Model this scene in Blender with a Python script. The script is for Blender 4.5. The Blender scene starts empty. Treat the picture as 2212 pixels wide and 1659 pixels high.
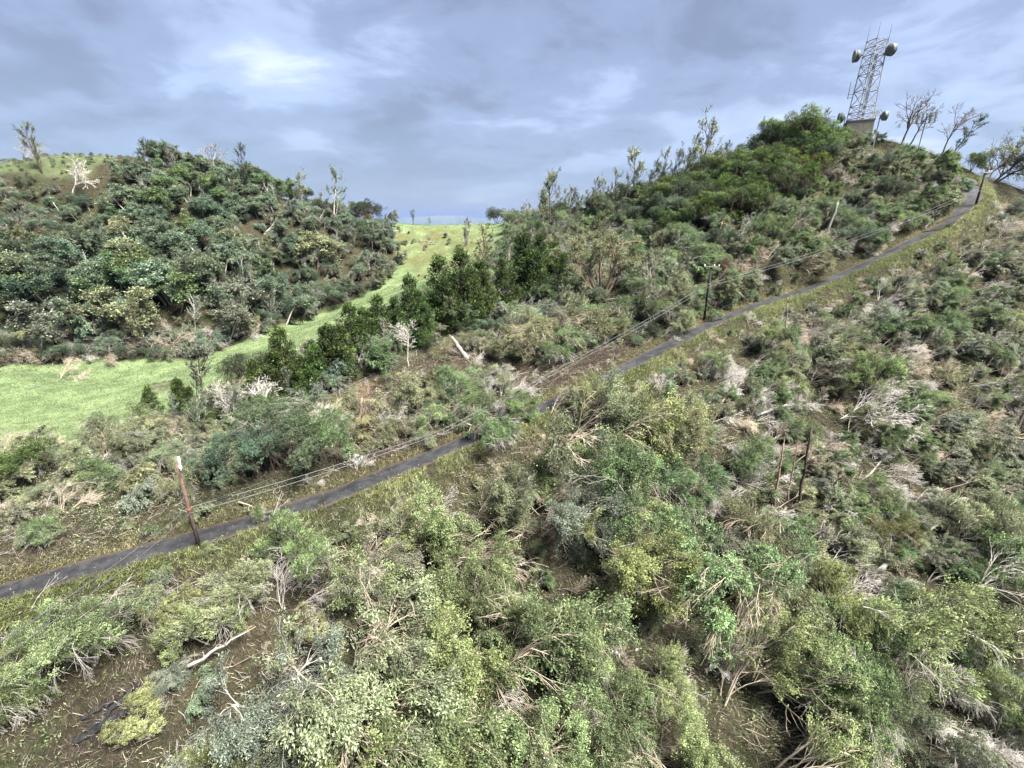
import bpy, math, random
import numpy as np
from mathutils import Vector, Quaternion, Matrix

# ------------------------------------------------------------------ camera, world, sun, exposure
scene = bpy.context.scene
COL = scene.collection
CAM_Z = 60.0
PITCH = 0.33756            # camera pitched down
FOC = 1000.0               # focal length in units of a 2212 px wide picture
SP, CP = math.sin(PITCH), math.cos(PITCH)

cam_d = bpy.data.cameras.new('camera')
cam = bpy.data.objects.new('camera', cam_d)
COL.objects.link(cam)
cam.location = (0, 0, CAM_Z)
cam.rotation_euler = (math.pi / 2 - PITCH, 0, 0)
cam_d.sensor_width = 36.0
cam_d.lens = 36.0 * FOC / 2212.0
cam_d.clip_start = 0.5
cam_d.clip_end = 120000.0
scene.camera = cam

EXPO = 3.95
HAZE = True
scene.view_settings.view_transform = 'Standard'
scene.view_settings.look = 'None'
scene.view_settings.gamma = 1.0
scene.view_settings.exposure = EXPO
scene.view_settings.use_curve_mapping = False
scene.cycles.max_bounces = 5
scene.cycles.diffuse_bounces = 3
scene.cycles.glossy_bounces = 2
scene.cycles.transmission_bounces = 2
scene.cycles.volume_bounces = 0
scene.cycles.transparent_max_bounces = 8
scene.cycles.use_denoising = True
scene.cycles.caustics_reflective = False
scene.cycles.caustics_refractive = False

SUN_EL, SUN_AZ = math.radians(58), math.radians(124)   # azimuth clockwise from +Y
world = bpy.data.worlds.new('World')
scene.world = world
world.use_nodes = True
world.cycles.sampling_method = 'MANUAL'
world.cycles.sample_map_resolution = 256


def build_sky():
    nt = world.node_tree
    N, L = nt.nodes, nt.links
    N.clear()
    out = N.new('ShaderNodeOutputWorld')
    sky = N.new('ShaderNodeTexSky')
    sky.sky_type = 'NISHITA'
    sky.sun_disc = False
    sky.sun_elevation = SUN_EL
    sky.sun_rotation = SUN_AZ
    bg_sky = N.new('ShaderNodeBackground')
    bg_sky.inputs[1].default_value = 0.05
    L.new(sky.outputs[0], bg_sky.inputs[0])
    tc = N.new('ShaderNodeTexCoord')
    sep = N.new('ShaderNodeSeparateXYZ')
    L.new(tc.outputs['Generated'], sep.inputs[0])

    def m(op, a, b=None, c=None, clamp=False):
        n = N.new('ShaderNodeMath')
        n.operation = op
        n.use_clamp = clamp
        for i, v in enumerate((a, b, c)):
            if v is None:
                continue
            if isinstance(v, (int, float)):
                n.inputs[i].default_value = v
            else:
                L.new(v, n.inputs[i])
        return n.outputs[0]

    x, y, z = sep.outputs[0], sep.outputs[1], sep.outputs[2]
    zz = m('ADD', m('MAXIMUM', z, 0.0), 0.22)
    u, v = m('DIVIDE', x, zz), m('DIVIDE', y, zz)
    comb = N.new('ShaderNodeCombineXYZ')
    L.new(u, comb.inputs[0])
    L.new(v, comb.inputs[1])
    comb.inputs[2].default_value = 3.7

    def noise(scale, detail, rough, off, dist=0.0):
        a = N.new('ShaderNodeVectorMath')
        a.operation = 'ADD'
        L.new(comb.outputs[0], a.inputs[0])
        a.inputs[1].default_value = off
        n = N.new('ShaderNodeTexNoise')
        n.inputs['Scale'].default_value = scale
        n.inputs['Detail'].default_value = detail
        n.inputs['Roughness'].default_value = rough
        n.inputs['Distortion'].default_value = dist
        L.new(a.outputs[0], n.inputs['Vector'])
        return n.outputs[0]

    n1 = noise(0.55, 3.0, 0.42, SKY_OFF, 0.25)
    n2 = noise(2.1, 7.0, 0.56, (3.1, 1.7, 0.0), 0.3)
    cl = m('ADD', m('MULTIPLY', n1, 0.60), m('MULTIPLY', n2, 0.40))
    cl = m('ADD', cl, m('MULTIPLY', x, 0.085))
    # the cloud base is thicker overhead, thinner low down towards the sides
    cl = m('SUBTRACT', cl, m('MULTIPLY', m('SUBTRACT', z, 0.22), 0.26))
    ramp = N.new('ShaderNodeValToRGB')
    L.new(cl, ramp.inputs[0])
    ramp.color_ramp.interpolation = 'EASE'
    els = ramp.color_ramp.elements
    cols = [(0.36, (0.165, 0.185, 0.255)), (0.44, (0.22, 0.25, 0.36)),
            (0.51, (0.315, 0.375, 0.55)), (0.575, (0.49, 0.585, 0.82)), (0.66, (0.85, 0.93, 1.02))]
    while len(els) < len(cols):
        els.new(0.5)
    for e, (p, c) in zip(els, cols):
        e.position = p
        e.color = (c[0], c[1], c[2], 1)
    # distant rain: bluer and darker towards the horizon
    hz = m('SUBTRACT', 1.0, m('DIVIDE', m('ABSOLUTE', z), 0.17), clamp=True)
    mix = N.new('ShaderNodeMix')
    mix.data_type = 'RGBA'
    L.new(m('MULTIPLY', hz, 0.9), mix.inputs[0])
    L.new(ramp.outputs[0], mix.inputs[6])
    mix.inputs[7].default_value = (0.215, 0.285, 0.49, 1)
    bg_c = N.new('ShaderNodeBackground')
    L.new(mix.outputs[2], bg_c.inputs[0])
    bg_c.inputs[1].default_value = 1.0 / 2 ** EXPO
    ms = N.new('ShaderNodeMixShader')
    ms.inputs[0].default_value = 0.93
    L.new(bg_sky.outputs[0], ms.inputs[1])
    L.new(bg_c.outputs[0], ms.inputs[2])
    L.new(ms.outputs[0], out.inputs[0])


SKY_OFF = (0.0, 0.0, 0.0)
build_sky()

sun_d = bpy.data.lights.new('sun', 'SUN')
sun_d.energy = 1.5
sun_d.angle = math.radians(20)
sun_d.color = (1.0, 0.975, 0.93)
sun = bpy.data.objects.new('sun', sun_d)
COL.objects.link(sun)
_sd = Vector((math.sin(SUN_AZ) * math.cos(SUN_EL), math.cos(SUN_AZ) * math.cos(SUN_EL), math.sin(SUN_EL)))
sun.rotation_euler = _sd.to_track_quat('Z', 'Y').to_euler()
sun.location = _sd * 200

# ------------------------------------------------------------------ helpers


def pix(px, py, Y):
    """world point on the line of sight through (px, py) at distance Y"""
    xc, yc = (px - 1106) / FOC, -(py - 829.5) / FOC
    dy, dz = SP * yc + CP, CP * yc - SP
    return np.array([xc / dy * Y, Y, CAM_Z + dz / dy * Y])


def project(P):
    P = np.asarray(P, float).reshape(-1, 3)
    d = P - np.array([0, 0, CAM_Z])
    depth = d[:, 1] * CP - d[:, 2] * SP
    up = d[:, 1] * SP + d[:, 2] * CP
    dd = np.where(np.abs(depth) < 1e-3, 1e-3, depth)
    return np.stack([1106 + FOC * d[:, 0] / dd, 829.5 - FOC * up / dd, depth], 1)


class MB:
    """collects quads and triangles and turns them into one mesh"""

    def __init__(self):
        self.v, self.q, self.t, self.tint, self.n = [], [], [], [], 0
        self.qm, self.tm = [], []

    def add(self, verts, quads=None, tris=None, tint=0.5, mat=0):
        verts = np.asarray(verts, float).reshape(-1, 3)
        if quads is not None and len(quads):
            self.q.append(np.asarray(quads, int).reshape(-1, 4) + self.n)
            self.qm.append(np.full(len(self.q[-1]), mat, np.int32))
        if tris is not None and len(tris):
            self.t.append(np.asarray(tris, int).reshape(-1, 3) + self.n)
            self.tm.append(np.full(len(self.t[-1]), mat, np.int32))
        self.v.append(verts)
        self.tint.append(np.broadcast_to(np.asarray(tint, float), (len(verts),)).copy())
        self.n += len(verts)

    def box(self, c, s, R=None, mat=0, tint=0.5):
        c, s = np.asarray(c, float), np.asarray(s, float) / 2
        o = np.array([[-1, -1, -1], [1, -1, -1], [1, 1, -1], [-1, 1, -1], [-1, -1, 1], [1, -1, 1], [1, 1, 1], [-1, 1, 1]]) * s
        if R is not None:
            o = o @ np.asarray(R).T
        self.add(o + c, [[0, 3, 2, 1], [4, 5, 6, 7], [0, 1, 5, 4], [1, 2, 6, 5], [2, 3, 7, 6], [3, 0, 4, 7]], mat=mat, tint=tint)

    def bar(self, a, b, w, mat=0):
        self.tube(np.array([a, b], float), np.array([w, w]) * 0.7071, 4, mat=mat, cap=True)

    def tube(self, P, r, k=5, tint=0.5, mat=0, cap=False):
        P = np.asarray(P, float)
        r = np.broadcast_to(np.asarray(r, float), (len(P),))
        T = np.gradient(P, axis=0)
        T /= np.linalg.norm(T, axis=1)[:, None] + 1e-9
        ref = np.array([0, 0, 1.0]) if abs(T[:, 2]).mean() < 0.8 else np.array([1.0, 0, 0])
        U = np.cross(T, ref)
        U /= np.linalg.norm(U, axis=1)[:, None] + 1e-9
        W = np.cross(T, U)
        a = np.arange(k) * 2 * np.pi / k + (np.pi / 4 if k == 4 else 0)
        V = P[:, None] + r[:, None, None] * (np.cos(a)[None, :, None] * U[:, None] + np.sin(a)[None, :, None] * W[:, None])
        n = len(P)
        i, j = np.meshgrid(np.arange(n - 1), np.arange(k), indexing='ij')
        j2 = (j + 1) % k
        Q = np.stack([i * k + j, i * k + j2, (i + 1) * k + j2, (i + 1) * k + j], -1).reshape(-1, 4)
        verts, tris = V.reshape(-1, 3), None
        if cap:
            verts = np.vstack([verts, P[0], P[-1]])
            jj = np.arange(k)
            t0 = np.stack([np.full(k, n * k), (jj + 1) % k, jj], 1)
            t1 = np.stack([np.full(k, n * k + 1), (n - 1) * k + jj, (n - 1) * k + (jj + 1) % k], 1)
            tris = np.vstack([t0, t1])
        self.add(verts, Q, tris, tint=tint, mat=mat)

    def mesh(self, name, mats, smooth=False):
        V = np.concatenate(self.v) if self.v else np.zeros((0, 3))
        me = bpy.data.meshes.new(name)
        q = np.concatenate(self.q) if self.q else np.zeros((0, 4), int)
        t = np.concatenate(self.t) if self.t else np.zeros((0, 3), int)
        me.vertices.add(len(V))
        me.vertices.foreach_set('co', V.astype(np.float32).ravel())
        nl = q.size + t.size
        me.loops.add(nl)
        me.loops.foreach_set('vertex_index', np.concatenate([q.ravel(), t.ravel()]).astype(np.int32))
        me.polygons.add(len(q) + len(t))
        st = np.concatenate([np.arange(len(q)) * 4, q.size + np.arange(len(t)) * 3]).astype(np.int32)
        me.polygons.foreach_set('loop_start', st)
        mi = np.concatenate(self.qm + self.tm) if (self.qm or self.tm) else np.zeros(0, np.int32)
        for mt in mats:
            me.materials.append(mt)
        me.polygons.foreach_set('material_index', mi.astype(np.int32))
        me.polygons.foreach_set('use_smooth', np.full(len(mi), bool(smooth)))
        at = me.attributes.new('tint', 'FLOAT', 'POINT')
        at.data.foreach_set('value', np.concatenate(self.tint).astype(np.float32) if self.tint else np.zeros(0, np.float32))
        me.update(calc_edges=True)
        return me


def link(name, me, parent=None, **props):
    o = bpy.data.objects.new(name, me)
    COL.objects.link(o)
    if parent is not None:
        o.parent = parent
    for k, v in props.items():
        o[k] = v
    return o


def tag(o, label=None, category=None, group=None, kind=None):
    if label:
        o['label'] = label
    if category:
        o['category'] = category
    if group:
        o['group'] = group
    if kind:
        o['kind'] = kind
    return o


# ------------------------------------------------------------------ materials
def mat_base(name):
    m = bpy.data.materials.new(name)
    m.use_nodes = True
    nt = m.node_tree
    b = nt.nodes['Principled BSDF']
    return m, nt, b


def nnode(nt, typ, **kw):
    n = nt.nodes.new(typ)
    for k, v in kw.items():
        setattr(n, k, v)
    return n


def ramp_node(nt, stops, interp='LINEAR'):
    r = nt.nodes.new('ShaderNodeValToRGB')
    r.color_ramp.interpolation = interp
    e = r.color_ramp.elements
    while len(e) < len(stops):
        e.new(0.5)
    for el, (p, c) in zip(e, stops):
        el.position = p
        el.color = (c[0], c[1], c[2], 1)
    return r


def mixc(nt, fac, a, b, blend='MIX'):
    n = nt.nodes.new('ShaderNodeMix')
    n.data_type = 'RGBA'
    n.blend_type = blend
    for idx, v in ((0, fac), (6, a), (7, b)):
        if isinstance(v, (int, float)):
            n.inputs[idx].default_value = v
        elif isinstance(v, tuple):
            n.inputs[idx].default_value = (*v, 1)
        else:
            nt.links.new(v, n.inputs[idx])
    return n.outputs[2]


def noise_node(nt, scale, detail=4, rough=0.55, coord=None, dist=0.0):
    n = nt.nodes.new('ShaderNodeTexNoise')
    n.inputs['Scale'].default_value = scale
    n.inputs['Detail'].default_value = detail
    n.inputs['Roughness'].default_value = rough
    n.inputs['Distortion'].default_value = dist
    if coord is not None:
        nt.links.new(coord, n.inputs['Vector'])
    return n.outputs[0]


def leaf_mat(name, c0, c1, c2, trans=0.38, rough=0.6, var=0.22):
    """c0 old leaves, c1 usual leaves, c2 young tips, brightened towards lit leaves; varies leaf by leaf, tuft by tuft and plant by plant"""
    m, nt, b = mat_base(name)
    at = nnode(nt, 'ShaderNodeAttribute', attribute_name='tint')
    r = ramp_node(nt, [(0.05, c0), (0.5, c1), (0.95, c2)])
    nt.links.new(at.outputs['Fac'], r.inputs[0])
    oi = nnode(nt, 'ShaderNodeObjectInfo')
    hs = nnode(nt, 'ShaderNodeHueSaturation')
    mr = nnode(nt, 'ShaderNodeMapRange')
    mr.inputs['To Min'].default_value = 1 - var
    mr.inputs['To Max'].default_value = 1 + var
    nt.links.new(oi.outputs['Random'], mr.inputs['Value'])
    mh = nnode(nt, 'ShaderNodeMapRange')
    mh.inputs['To Min'].default_value = 0.485
    mh.inputs['To Max'].default_value = 0.515
    ml = nnode(nt, 'ShaderNodeMath', operation='FRACT')
    mm = nnode(nt, 'ShaderNodeMath', operation='MULTIPLY')
    mm.inputs[1].default_value = 7.31
    nt.links.new(oi.outputs['Random'], mm.inputs[0])
    nt.links.new(mm.outputs[0], ml.inputs[0])
    nt.links.new(ml.outputs[0], mh.inputs['Value'])
    nt.links.new(mh.outputs[0], hs.inputs['Hue'])
    nt.links.new(mr.outputs[0], hs.inputs['Value'])
    nt.links.new(r.outputs[0], hs.inputs['Color'])
    nt.links.new(hs.outputs[0], b.inputs['Base Color'])
    b.inputs['Roughness'].default_value = rough
    b.inputs['Specular IOR Level'].default_value = 0.35
    tr = nnode(nt, 'ShaderNodeBsdfTranslucent')
    nt.links.new(hs.outputs[0], tr.inputs['Color'])
    ms = nnode(nt, 'ShaderNodeMixShader')
    ms.inputs[0].default_value = trans
    nt.links.new(b.outputs[0], ms.inputs[1])
    nt.links.new(tr.outputs[0], ms.inputs[2])
    nt.links.new(ms.outputs[0], nt.nodes['Material Output'].inputs['Surface'])
    return m


def shared_leaf_mat():
    """one material for every crown: the plant's own colour, its older leaves duller, its young tips paler, leaf highlights put into that tone"""
    m, nt, b = mat_base('crown_leaves')
    at = nnode(nt, 'ShaderNodeAttribute', attribute_name='tint')
    oi = nnode(nt, 'ShaderNodeObjectInfo')
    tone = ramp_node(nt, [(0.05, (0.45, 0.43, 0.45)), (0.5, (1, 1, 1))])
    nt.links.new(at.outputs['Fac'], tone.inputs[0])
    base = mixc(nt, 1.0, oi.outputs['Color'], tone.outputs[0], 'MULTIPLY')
    gain = nnode(nt, 'ShaderNodeMath', operation='MULTIPLY_ADD')  # tip gain: pale young leaves and highlights painted into the colour
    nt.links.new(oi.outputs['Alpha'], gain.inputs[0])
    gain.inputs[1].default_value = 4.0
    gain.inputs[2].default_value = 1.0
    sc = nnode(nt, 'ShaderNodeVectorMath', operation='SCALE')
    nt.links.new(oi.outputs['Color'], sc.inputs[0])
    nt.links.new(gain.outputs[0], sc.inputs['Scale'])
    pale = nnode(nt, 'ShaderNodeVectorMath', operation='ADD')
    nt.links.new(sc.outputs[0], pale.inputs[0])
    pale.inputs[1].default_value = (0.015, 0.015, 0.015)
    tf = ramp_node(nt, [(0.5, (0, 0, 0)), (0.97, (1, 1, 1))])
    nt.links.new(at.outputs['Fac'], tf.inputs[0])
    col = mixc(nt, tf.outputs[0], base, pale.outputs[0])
    nt.links.new(col, b.inputs['Base Color'])
    b.inputs['Roughness'].default_value = 0.6
    b.inputs['Specular IOR Level'].default_value = 0.35
    tr = nnode(nt, 'ShaderNodeBsdfTranslucent')
    nt.links.new(col, tr.inputs['Color'])
    ms = nnode(nt, 'ShaderNodeMixShader')
    ms.inputs[0].default_value = 0.38
    nt.links.new(b.outputs[0], ms.inputs[1])
    nt.links.new(tr.outputs[0], ms.inputs[2])
    nt.links.new(ms.outputs[0], nt.nodes['Material Output'].inputs['Surface'])
    return m


def shared_bark_mat():
    """one material for every copied stem: the plant's own bark colour, mottled"""
    m, nt, b = mat_base('stem_bark')
    oi = nnode(nt, 'ShaderNodeObjectInfo')
    tc = nnode(nt, 'ShaderNodeTexCoord')
    r = ramp_node(nt, [(0.3, (0.62, 0.60, 0.58)), (0.7, (1.4, 1.4, 1.4))])
    nt.links.new(noise_node(nt, 3.0, 5, 0.65, tc.outputs['Object']), r.inputs[0])
    nt.links.new(mixc(nt, 1.0, oi.outputs['Color'], r.outputs[0], 'MULTIPLY'), b.inputs['Base Color'])
    b.inputs['Roughness'].default_value = 0.9
    b.inputs['Specular IOR Level'].default_value = 0.15
    return m


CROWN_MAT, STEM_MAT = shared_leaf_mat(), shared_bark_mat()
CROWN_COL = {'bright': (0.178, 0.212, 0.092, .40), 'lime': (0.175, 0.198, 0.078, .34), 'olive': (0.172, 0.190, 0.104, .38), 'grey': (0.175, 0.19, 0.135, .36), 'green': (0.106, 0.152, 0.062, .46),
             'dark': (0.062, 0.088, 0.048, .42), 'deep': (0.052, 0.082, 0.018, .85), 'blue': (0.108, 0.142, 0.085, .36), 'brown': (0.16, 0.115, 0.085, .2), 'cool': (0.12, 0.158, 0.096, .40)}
STEM_COL = {'grey': (0.27, 0.25, 0.225), 'pale': (0.40, 0.375, 0.34), 'beige': (0.36, 0.305, 0.235), 'dark': (0.06, 0.047, 0.037), 'red': (0.27, 0.185, 0.135), 'brown': (0.13, 0.11, 0.095)}


def bark_mat(name, c0, c1, scale=3.0):
    m, nt, b = mat_base(name)
    tc = nnode(nt, 'ShaderNodeTexCoord')
    n = noise_node(nt, scale, 5, 0.65, tc.outputs['Object'])
    r = ramp_node(nt, [(0.3, c0), (0.7, c1)])
    nt.links.new(n, r.inputs[0])
    nt.links.new(r.outputs[0], b.inputs['Base Color'])
    b.inputs['Roughness'].default_value = 0.9
    b.inputs['Specular IOR Level'].default_value = 0.15
    bp = nnode(nt, 'ShaderNodeBump')
    bp.inputs['Strength'].default_value = 0.5
    nt.links.new(noise_node(nt, scale * 5, 3, 0.6, tc.outputs['Object']), bp.inputs['Height'])
    nt.links.new(bp.outputs[0], b.inputs['Normal'])
    return m


def plain_mat(name, c0, c1, rough=0.6, metal=0.0, scale=4.0, bump=0.1, contrast=(0.35, 0.7)):
    m, nt, b = mat_base(name)
    tc = nnode(nt, 'ShaderNodeTexCoord')
    n = noise_node(nt, scale, 5, 0.6, tc.outputs['Object'])
    r = ramp_node(nt, [(contrast[0], c0), (contrast[1], c1)])
    nt.links.new(n, r.inputs[0])
    nt.links.new(r.outputs[0], b.inputs['Base Color'])
    b.inputs['Roughness'].default_value = rough
    b.inputs['Metallic'].default_value = metal
    if bump:
        bp = nnode(nt, 'ShaderNodeBump')
        bp.inputs['Strength'].default_value = bump
        nt.links.new(n, bp.inputs['Height'])
        nt.links.new(bp.outputs[0], b.inputs['Normal'])
    return m


LEAF = {
    'bright': leaf_mat('leaf_bright_yellow_green', (0.085, 0.105, 0.038), (0.19, 0.23, 0.085), (0.44, 0.49, 0.22)),
    'lime': leaf_mat('leaf_lime', (0.11, 0.125, 0.032), (0.235, 0.26, 0.07), (0.49, 0.50, 0.17)),
    'olive': leaf_mat('leaf_olive', (0.09, 0.095, 0.048), (0.185, 0.195, 0.10), (0.39, 0.405, 0.235)),
    'grey': leaf_mat('leaf_grey_green', (0.095, 0.105, 0.066), (0.19, 0.205, 0.13), (0.40, 0.42, 0.29)),
    'green': leaf_mat('leaf_mid_green', (0.05, 0.078, 0.03), (0.115, 0.165, 0.066), (0.30, 0.385, 0.165)),
    'dark': leaf_mat('leaf_dark_green', (0.03, 0.046, 0.022), (0.068, 0.095, 0.046), (0.165, 0.21, 0.10)),
    'deep': leaf_mat('leaf_evergreen', (0.016, 0.034, 0.008), (0.04, 0.07, 0.015), (0.19, 0.235, 0.04)),
    'blue': leaf_mat('leaf_blue_green', (0.05, 0.075, 0.045), (0.105, 0.15, 0.09), (0.24, 0.32, 0.20)),
    'brown': leaf_mat('leaf_dry_brown', (0.08, 0.055, 0.04), (0.16, 0.115, 0.085), (0.28, 0.215, 0.16)),
    'straw': leaf_mat('grass_straw', (0.10, 0.10, 0.042), (0.20, 0.19, 0.09), (0.38, 0.35, 0.19)),
    'litter': leaf_mat('dry_litter', (0.04, 0.031, 0.022), (0.10, 0.082, 0.058), (0.28, 0.245, 0.19), trans=.1),
    'tallgrass': leaf_mat('grass_verge', (0.075, 0.095, 0.03), (0.16, 0.18, 0.068), (0.36, 0.37, 0.17)),
    'pasture': leaf_mat('grass_pasture', (0.105, 0.155, 0.066), (0.175, 0.25, 0.105), (0.275, 0.365, 0.18)),
    'white': leaf_mat('leaf_silver_white', (0.35, 0.38, 0.33), (0.55, 0.58, 0.52), (0.75, 0.78, 0.74)),
}
BARK = {
    'grey': bark_mat('bark_grey', (0.13, 0.115, 0.10), (0.30, 0.275, 0.25)),
    'pale': bark_mat('bark_pale', (0.13, 0.118, 0.105), (0.29, 0.265, 0.24)),
    'beige': bark_mat('bark_beige', (0.17, 0.135, 0.095), (0.36, 0.30, 0.225)),
    'dark': bark_mat('bark_dark', (0.03, 0.024, 0.02), (0.09, 0.07, 0.055)),
    'red': bark_mat('bark_red_brown', (0.13, 0.08, 0.055), (0.34, 0.245, 0.185)),
    'charred': bark_mat('wood_charred', (0.008, 0.008, 0.009), (0.035, 0.033, 0.034)),
    'split': bark_mat('wood_fresh_split', (0.2, 0.13, 0.075), (0.4, 0.3, 0.2)),
}

# ------------------------------------------------------------------ terrain
ROAD_PX = [(60, 1265, 35.1), (200, 1225, 37.2), (330, 1190, 39.1), (440, 1160, 41.0), (700, 1080, 46.4), (850, 1020, 51.3),
           (980, 965, 56.3), (1080, 925, 60.1), (1200, 870, 66.4), (1300, 820, 72.7), (1400, 770, 80.0), (1500, 718, 89.2),
           (1560, 690, 95.0), (1650, 655, 100.6), (1750, 625, 104.2), (1850, 580, 108.7), (1950, 533, 113.5),
           (2010, 503, 117.0), (2065, 470, 121.0), (2103, 430, 127.0), (2100, 403, 134.0), (2088, 384, 141.0)]
RP = np.array([pix(*p) for p in ROAD_PX])
RP = np.vstack([RP[0] + (RP[0] - RP[1]) * 4.0, RP, [118, 152, CAM_Z + 15.5], [109, 158, CAM_Z + 21]])


def smooth_path(P, step):
    d = np.r_[0, np.cumsum(np.linalg.norm(np.diff(P, axis=0), axis=1))]
    s = np.arange(0, d[-1], step)
    Q = np.stack([np.interp(s, d, P[:, i]) for i in range(3)], 1)
    w = int(9 / step) | 1
    k = np.hanning(w + 2)[1:-1]
    k /= k.sum()
    pad = np.vstack([np.repeat(Q[:1], w // 2, 0), Q, np.repeat(Q[-1:], w // 2, 0)])
    return np.stack([np.convolve(pad[:, i], k, 'valid') for i in range(3)], 1)


ROAD = smooth_path(RP, 0.5)

CTRL_PX = [
    # slope below the road
    (1106, 1659, 27), (0, 1500, 29), (0, 1659, 24.5), (550, 1659, 25), (1600, 1300, 43), (2212, 1659, 27), (2212, 1000, 62),
    (2212, 1300, 42), (800, 1350, 37), (1300, 1150, 47), (1800, 1000, 60), (2000, 800, 78), (2212, 700, 88), (1650, 900, 68),
    (2200, 520, 113), (1650, 1659, 27), (1200, 1400, 36), (400, 1400, 32),
    # right hill
    (1600, 560, 115), (1600, 450, 140), (1800, 450, 135), (1900, 420, 132), (1800, 350, 148), (1880, 300, 156), (1860, 282, 161),
    (1400, 500, 150), (1250, 530, 160), (1150, 560, 155), (1000, 600, 150), (880, 700, 118), (1300, 640, 118), (1200, 640, 125),
    (930, 750, 95), (1400, 640, 108), (1950, 470, 124), (1750, 540, 115), (1100, 800, 85), (1200, 760, 90), (1350, 720, 97),
    (1550, 390, 168), (1700, 325, 165), (1400, 425, 180), (1250, 460, 195), (1150, 480, 212), (1960, 300, 156), (2030, 345, 150),
    (2200, 410, 138),
    # saddle and green strip
    (1090, 483, 228), (1000, 484, 230), (870, 484, 228), (950, 520, 210), (900, 600, 180), (790, 650, 155), (700, 690, 140),
    (600, 730, 125), (500, 780, 112), (1050, 540, 195),
    # pasture
    (0, 780, 108), (200, 775, 112), (350, 775, 114), (450, 770, 117), (150, 850, 92), (250, 900, 80), (60, 960, 67), (380, 830, 95),
    # between road and pasture
    (100, 1100, 48), (300, 1050, 52), (550, 950, 66), (700, 850, 80), (800, 900, 70), (0, 1060, 52),
    # left hill
    (100, 452, 165), (400, 470, 172), (600, 435, 200), (0, 352, 186), (120, 343, 186), (250, 350, 188), (400, 395, 192), (500, 418, 197),
    (700, 462, 208), (800, 482, 216), (300, 600, 143), (100, 640, 135), (500, 600, 150),
]
Z = CAM_Z
CTRL_W = [(-72, 152, Z - 33), (-78, 168, Z - 28), (0, 5, Z - 56), (60, 5, Z - 58), (-40, 5, Z - 50), (110, 25, Z - 58), (-70, 25, Z - 38),
          (130, 60, Z - 42), (150, 100, Z - 20), (165, 135, Z - 3), (-260, 185, Z + 20), (-210, 110, Z - 28), (-130, 60, Z - 36),
          (-250, 300, Z - 10), (0, 300, Z - 30), (0, 400, Z - 70), (150, 240, Z - 15), (250, 200, Z - 20), (250, 100, Z - 35),
          (-110, 300, Z - 25), (-190, 230, Z + 14), (-90, 250, Z - 8), (90, 200, Z + 2), (140, 175, Z + 4), (300, 0, Z - 80),
          (-300, 0, Z - 50), (0, -150, Z - 110), (-150, -100, Z - 80), (150, -100, Z - 110), (300, 300, Z - 60), (-300, 400, Z - 60),
          (128, 130, Z + 3), (135, 122, Z - 4)]
C = np.array([pix(*p) for p in CTRL_PX] + CTRL_W)
C = np.vstack([C, ROAD[::16]])


def tps_fit(P, z, lam):
    d = np.linalg.norm(P[:, None] - P[None], axis=2) / 100
    K = np.where(d > 0, d * d * np.log(d + 1e-12), 0)
    n = len(P)
    A = np.zeros((n + 3, n + 3))
    A[:n, :n] = K + lam * np.eye(n)
    A[:n, n] = 1
    A[:n, n + 1:] = P / 100
    A[n:, :n] = A[:n, n:].T
    return np.linalg.solve(A, np.r_[z, 0, 0, 0])


TW = tps_fit(C[:, :2], C[:, 2], 0.004)


def tps(Q):
    out = np.zeros(len(Q))
    for i in range(0, len(Q), 20000):
        q = Q[i:i + 20000]
        d = np.linalg.norm(q[:, None] - C[None, :, :2], axis=2) / 100
        out[i:i + 20000] = (d * d * np.log(d + 1e-12)) @ TW[:-3] + TW[-3] + q @ TW[-2:] / 100
    return out


def vnoise(x, y, seed, cell):
    """smooth value noise for world coordinates"""
    g = np.random.default_rng(seed).random((64, 64))
    x, y = np.asarray(x) / cell, np.asarray(y) / cell
    i, j = np.floor(x).astype(int), np.floor(y).astype(int)
    fx, fy = x - i, y - j
    fx, fy = fx * fx * (3 - 2 * fx), fy * fy * (3 - 2 * fy)
    a, b = g[i % 64, j % 64], g[(i + 1) % 64, j % 64]
    c, d = g[i % 64, (j + 1) % 64], g[(i + 1) % 64, (j + 1) % 64]
    return (a * (1 - fx) + b * fx) * (1 - fy) + (c * (1 - fx) + d * fx) * fy


def road_dist(x, y):
    """distance to the road's centre line, its height there, and the side (+1 camera side)"""
    x, y = np.atleast_1d(x), np.atleast_1d(y)
    R = ROAD[::3]
    D, H, S = np.empty(len(x)), np.empty(len(x)), np.empty(len(x))
    T = np.gradient(R[:, :2], axis=0)
    for i in range(0, len(x), 20000):
        dx = x[i:i + 20000, None] - R[None, :, 0]
        dy = y[i:i + 20000, None] - R[None, :, 1]
        dd = dx * dx + dy * dy
        k = dd.argmin(1)
        ar = np.arange(len(k))
        D[i:i + 20000] = np.sqrt(dd[ar, k])
        H[i:i + 20000] = R[k, 2]
        S[i:i + 20000] = np.sign(T[k, 1] * dx[ar, k] - T[k, 0] * dy[ar, k])
    return D, H, S


def axis_coords(lo, hi, step, far_lo, far_hi):
    mid = np.arange(lo, hi + step / 2, step)
    a, b, s = [], [], step
    p = mid[0]
    while p > far_lo:
        s *= 1.35
        p -= s
        a.append(max(p, far_lo))
    s, p = step, mid[-1]
    while p < far_hi:
        s *= 1.35
        p += s
        b.append(min(p, far_hi))
    return np.r_[a[::-1], mid, b]


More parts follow.
